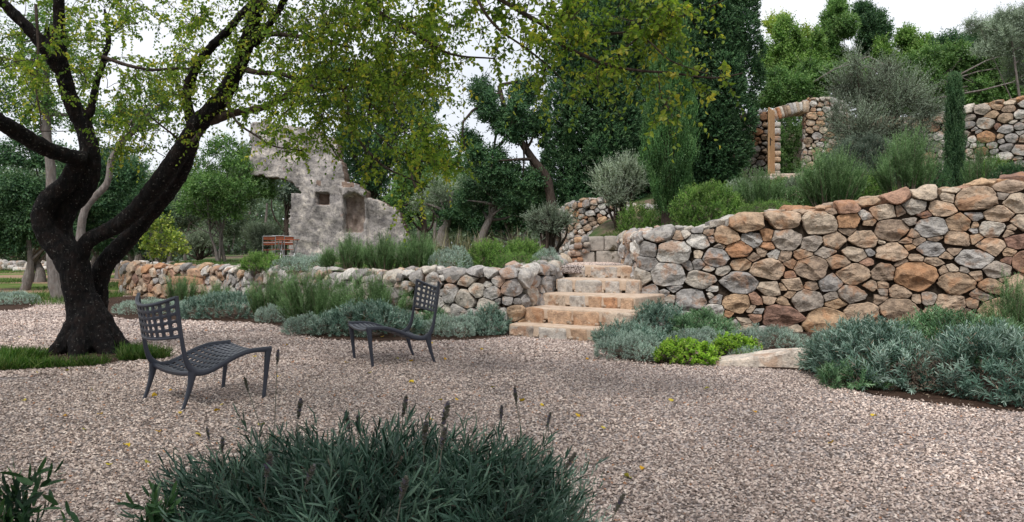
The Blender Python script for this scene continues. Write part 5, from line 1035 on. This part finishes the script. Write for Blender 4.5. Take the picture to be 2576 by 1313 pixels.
    # leaf clumps: px centre, radii, count, depth range, leaf scale
    reg = [
     (120, 90, 220, 150, 60, 9.0, 12.5), (330, 90, 190, 150, 78, 9.0, 12.0), (420, 250, 150, 110, 44, 9.3, 11.5), (520, 160, 110, 160, 44, 8.8, 11.5), (60, 210, 120, 90, 22, 9.5, 12), (330, 330, 120, 60, 20, 9.5, 11.5),
     (720, 60, 160, 130, 62, 7.8, 10.5), (860, 130, 190, 130, 84, 7.6, 10.3), (790, 240, 150, 70, 34, 7.8, 10.0), (980, 90, 170, 140, 86, 7.2, 9.8), (1040, 220, 110, 120, 44, 7.4, 9.4), (680, 290, 70, 50, 9, 8.6, 9.6), (760, 350, 80, 40, 10, 8.4, 9.2), (850, 320, 60, 50, 10, 8.2, 9.2),
     (1000, 360, 120, 80, 15, 7.8, 8.8), (1110, 370, 90, 60, 11, 7.6, 8.4), (960, 430, 60, 40, 4, 8.0, 8.8), (1140, 70, 70, 110, 18, 7.0, 8.6), (1040, 510, 40, 30, 3, 8.0, 8.4),
     (1360, 10, 120, 50, 20, 6.0, 7.2), (1410, 90, 100, 60, 13, 6.0, 6.8), (1530, 50, 130, 70, 15, 5.9, 6.7), (1640, 40, 90, 50, 11, 5.9, 6.4), (1480, 190, 70, 40, 6, 6.0, 6.6), (1700, 60, 60, 50, 4, 5.9, 6.3), (1240, 90, 60, 80, 7, 6.4, 7.4), (1320, 180, 60, 50, 3, 6.2, 6.8),
     (300, -180, 600, 130, 90, 5.5, 11), (1000, -180, 500, 130, 90, 5.5, 9.0), (-200, 100, 150, 250, 40, 7.5, 11)]
    cl = []
    for (cx, cy, rx, ry, n, d0, d1) in reg:
        a = rng.uniform(0, 6.28, n); r = np.sqrt(rng.uniform(0, 1, n))
        for x, y, d in zip(cx+np.cos(a)*r*rx, cy+np.sin(a)*r*ry, rng.uniform(d0, d1, n)): cl.append(P(x, y, d))
    for x, y, d in [(1790, 180, 5.95), (1815, 175, 5.95), (1660, 275, 6.0), (1695, 292, 6.0), (1690, 245, 6.0), (1650, 205, 6.1), (1600, 200, 6.1), (1560, 195, 6.2), (1720, 150, 6.0), (1750, 170, 6), (1620, 120, 6.1), (1660, 80, 6.2), (1740, 30, 6.2), (1790, 20, 6.2), (1440, 250, 6.3), (1470, 230, 6.3), (1500, 165, 6.2)]: cl.append(P(x, y, d))
    # crown above and behind the camera side, shading the near gravel
    for i in range(1250): x_, y_ = rng.uniform(-9, 2.2), rng.uniform(-4, 7.5); cl.append(np.array([x_, y_, rng.uniform(max(3.8, 1.9+y_*.36), 6.4)]))
    for i in range(800): x_, y_ = rng.uniform(-8, .2), rng.uniform(-3, 6.2); cl.append(np.array([x_, y_, rng.uniform(max(3.4, 1.75+y_*.36), 5.6)]))
    cl = np.array(cl); sk = np.array(skel); near = np.array([np.min(np.linalg.norm(sk-c, axis=1)) for c in cl]); order = np.argsort(near)
    S = list(sk); SB = []; SD = []; SL = []; arr = np.zeros((len(S)+len(cl)*4, 3)); arr[:len(S)] = sk; m = len(S)
    for i in order:
        c = cl[i]; dd = np.linalg.norm(arr[:m]-c, axis=1); j = int(np.argmin(dd+np.maximum(0, arr[:m, 2]-c[2]-.3)*-.1)); o = arr[j]; L0 = dd[j]
        mid = (o+c)/2+rng.normal(size=3)*.10*L0+[0, 0, .08*L0]; r0 = min(.004+.004*L0, .014); tube(br, [o, mid, c], [r0, r0*.75, .0025], 4, sub=3)
        arr[m] = mid; arr[m+1] = c; m += 2; out = unit(c-o)
        over = c[1] < 5.2 or (c[2]-CAMH)/max(c[1], .1) > .34
        for q in range(rng.integers(7, 10) if over else rng.integers(3, 6)):
            v = unit(out*.7+rng.normal(size=3)*.75+[0, 0, -.12]); SB.append(c-out*rng.uniform(0, .25)); SD.append(v); SL.append(rng.uniform(.18, .42))
    SB, SD, SL = map(np.array, (SB, SD, SL)); bend = np.c_[np.zeros((len(SB), 2)), rng.uniform(-.5, .1, len(SB))]
    for b, v, l, bn in zip(SB, SD, SL, bend): tube(br, [b, b+v*l*.5+bn*l*.25, b+v*l+bn*l], [.0028, .002, .001], 3)
    br.build('branches', M['bark_brown'], root)
    mb = MB(); shoot_leaves(mb, rng, SB, SD, SL, 10, .050, .034, 1.15, 'leaf', .22, bend, t0=.15, droop=.55, vary=.17, tipc=.12); mb.build('crown', M['canopy'], root, smooth=False)
big_tree()

# ------------------------------------------------------------------ foreground plants
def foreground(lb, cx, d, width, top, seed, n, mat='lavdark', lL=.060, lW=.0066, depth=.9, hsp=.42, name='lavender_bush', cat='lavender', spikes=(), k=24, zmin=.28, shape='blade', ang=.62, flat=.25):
    rng = np.random.default_rng(seed); c = P(cx, 600, d); c[2] = 0; rx = width/2*d/FPX; ry = depth/2; h = CAMH+(HORIZ-top)*d/FPX; root = empty(name, tuple(c), lb, cat)
    a = rng.uniform(0, 6.28, n); r = np.sqrt(rng.uniform(0, 1, n))*1.0; tip = c+np.c_[np.cos(a)*r*rx, np.sin(a)*r*ry, h*np.sqrt(1-flat*r**2)*rng.uniform(.74, 1.04, n)]
    nrm = np.c_[np.cos(a)*r*.9, np.sin(a)*r*.9, np.ones(n)*.8]+rng.normal(0, .22, (n, 3)); D = unit(nrm); Ls = rng.uniform(.16, .32, n); B = tip-D*Ls[:, None]; mb = MB()
    shoot_leaves(mb, rng, B, D, Ls, k, lL, lW, ang, shape, .22, rng.normal(0, .12, (n, 3)), vary=.15)
    m = n//2; a = rng.uniform(0, 6.28, m); z = rng.uniform(.05, .75, m); R = np.sqrt(np.clip(1-z**2*.7, .1, 1)); q = c+np.c_[np.cos(a)*rx*R, np.sin(a)*ry*R, z*h]; dd = unit(np.c_[np.cos(a), np.sin(a), np.full(m, .7)]+rng.normal(0, .3, (m, 3)))
    shoot_leaves(mb, rng, q-dd*.2, dd, np.full(m, .22), 14, lL, lW, .7, shape, .2); mb.build('foliage', M[mat], root, smooth=False)
    sb = MB()
    for j in range(0, n, 3): tube(sb, [c+(tip[j]-c)*[.25, .25, 0], (c+(tip[j]-c)*[.6, .6, .5]), B[j]+D[j]*.05, B[j]+D[j]*Ls[j]*.8], [.006, .005, .003, .0015], 4)
    sb.build('dry_foliage', M['dry'], root, smooth=False)
    for (sx, sy, sd_, s_) in spikes:
        e = P(sx, sy, sd_); b = np.array([e[0]*.5+c[0]*.5+rng.normal()*.05, sd_*.7+c[1]*.3, h*.5]); T_ = unit(e-b); mb = MB(); tube(mb, [b, (b+e)/2+[.012, 0, .01], e-T_*.05*s_], [.0022, .0018, .0014], 5, sub=3)
        kk = 34; tt = np.linspace(0, 1, kk); cen = e-T_*(.06*s_)*(1-tt)[:, None]; ph = np.arange(kk)*2.4; aa = unit(np.cross(T_, [1, .2, 0])); bb = np.cross(T_, aa); sd2 = aa*np.cos(ph)[:, None]+bb*np.sin(ph)[:, None]
        tt2 = np.sin(tt*PI*.85+.3)*.9+.1; add_leaves(mb, cen, sd2*.8+T_*.7, np.broadcast_to(T_, (kk, 3)), .017*s_*tt2, np.full(kk, .011*s_), 'leaf', rng.uniform(0, 1, kk), -.1)
        mb.build('flower_spike', M['spike'], root, smooth=False)
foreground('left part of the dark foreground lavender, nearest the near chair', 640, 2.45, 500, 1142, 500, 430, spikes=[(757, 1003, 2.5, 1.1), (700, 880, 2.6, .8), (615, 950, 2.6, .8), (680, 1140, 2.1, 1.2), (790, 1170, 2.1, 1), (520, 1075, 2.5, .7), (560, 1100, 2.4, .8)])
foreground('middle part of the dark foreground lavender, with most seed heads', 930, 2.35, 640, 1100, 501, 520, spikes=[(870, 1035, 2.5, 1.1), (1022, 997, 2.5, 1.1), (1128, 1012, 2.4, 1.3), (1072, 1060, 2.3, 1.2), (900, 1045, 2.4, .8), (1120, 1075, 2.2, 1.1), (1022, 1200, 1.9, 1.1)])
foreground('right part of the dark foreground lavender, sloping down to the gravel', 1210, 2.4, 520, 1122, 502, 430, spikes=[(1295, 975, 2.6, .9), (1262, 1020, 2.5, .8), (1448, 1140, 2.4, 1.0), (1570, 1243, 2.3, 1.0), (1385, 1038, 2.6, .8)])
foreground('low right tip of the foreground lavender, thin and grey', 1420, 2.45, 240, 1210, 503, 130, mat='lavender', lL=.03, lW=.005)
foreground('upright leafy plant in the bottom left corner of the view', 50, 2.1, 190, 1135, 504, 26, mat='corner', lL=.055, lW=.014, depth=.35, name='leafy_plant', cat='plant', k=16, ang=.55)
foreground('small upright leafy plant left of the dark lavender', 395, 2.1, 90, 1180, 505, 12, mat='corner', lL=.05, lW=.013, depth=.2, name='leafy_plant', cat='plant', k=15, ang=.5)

# ------------------------------------------------------------------ litter under the shrubs
rng = np.random.default_rng(83)
for poly, lb, n in ((right_bed, 'brown leaf litter on the soil of the right planting bed', 9000), (left_bed, 'brown leaf litter on the soil of the left planting bed', 9000), (tree_bed, 'brown leaf litter around the big tree roots', 1200)):
    p = scat(n, [tuple(np.mean(poly, axis=0)*-.02+np.array(q)*1.02) for q in poly], lambda x, y: .018+0*x); mb = MB(); n_ = len(p); D = np.c_[rng.normal(size=(n_, 2)), rng.normal(0, .25, n_)]
    add_leaves(mb, p, D, np.c_[rng.normal(0, .4, (n_, 2)), np.ones(n_)], rng.uniform(.015, .045, n_), rng.uniform(.006, .018, n_), 'diamond', rng.uniform(0, 1, n_), .2); tag(mb.build('leaf_litter', M['dry'], smooth=False), lb, 'leaf litter', None, 'stuff')
# ------------------------------------------------------------------ fallen leaves
rng = np.random.default_rng(90); meshes = []
for v in range(5):
    mb = MB(); a = np.linspace(0, 2*PI, 13)[:-1]; r = .026*(1+.25*np.cos(a))*(1-.35*np.abs(np.sin(a/2))**8); z = .004+.010*rng.uniform(0, 1, 12)*rng.uniform(.3, 1.2)
    V = np.r_[np.c_[np.cos(a)*r, np.sin(a)*r*.8, z+.006*np.sin(a*2+v)], [[0, 0, .004]]]; mb.add(V, [[i, (i+1) % 12, 12] for i in range(12)], v/4); o = mb.build('fallen_leaf', M['fallen'], smooth=False); meshes.append(o)
spots = [(165, 1050), (255, 1045), (318, 1125), (278, 1173), (368, 1168), (400, 1090), (548, 1037), (452, 1042), (560, 1020), (655, 1073), (430, 985), (1032, 912), (1035, 965), (1105, 1010), (1240, 978), (1080, 1056), (1150, 1010), (1365, 1025), (1520, 1080), (1580, 1205), (1616, 1185), (1455, 1050), (1310, 1010), (95, 940), (170, 935), (330, 905), (388, 1000), (700, 950), (930, 940), (1000, 905), (1120, 905), (870, 915), (1210, 880), (1690, 1010), (1780, 980), (1900, 1040), (960, 850), (1085, 865), (60, 1010), (210, 1085), (1475, 905), (2090, 1120), (2200, 1050), (120, 880), (50, 850), (300, 850), (720, 870), (640, 900), (500, 1100), (230, 985)]
for i, (px, py) in enumerate(spots):
    o = meshes[i] if i < 5 else meshes[i % 5].copy()
    if i >= 5: C.objects.link(o)
    g = G(px, py); o.location = (g[0], g[1], .012); o.rotation_euler = (rng.normal(0, .35), rng.normal(0, .35), rng.uniform(0, 6.28)); s = rng.uniform(.7, 1.25); o.scale = (s, s, s)
    tag(o, 'small yellow fallen leaf lying on the gravel', 'leaf', 'fallen yellow leaves scattered on the gravel')
for o in list(SC.objects):
    if o.parent is None and o.get('category') and not o.get('kind'): o['kind'] = 'thing'
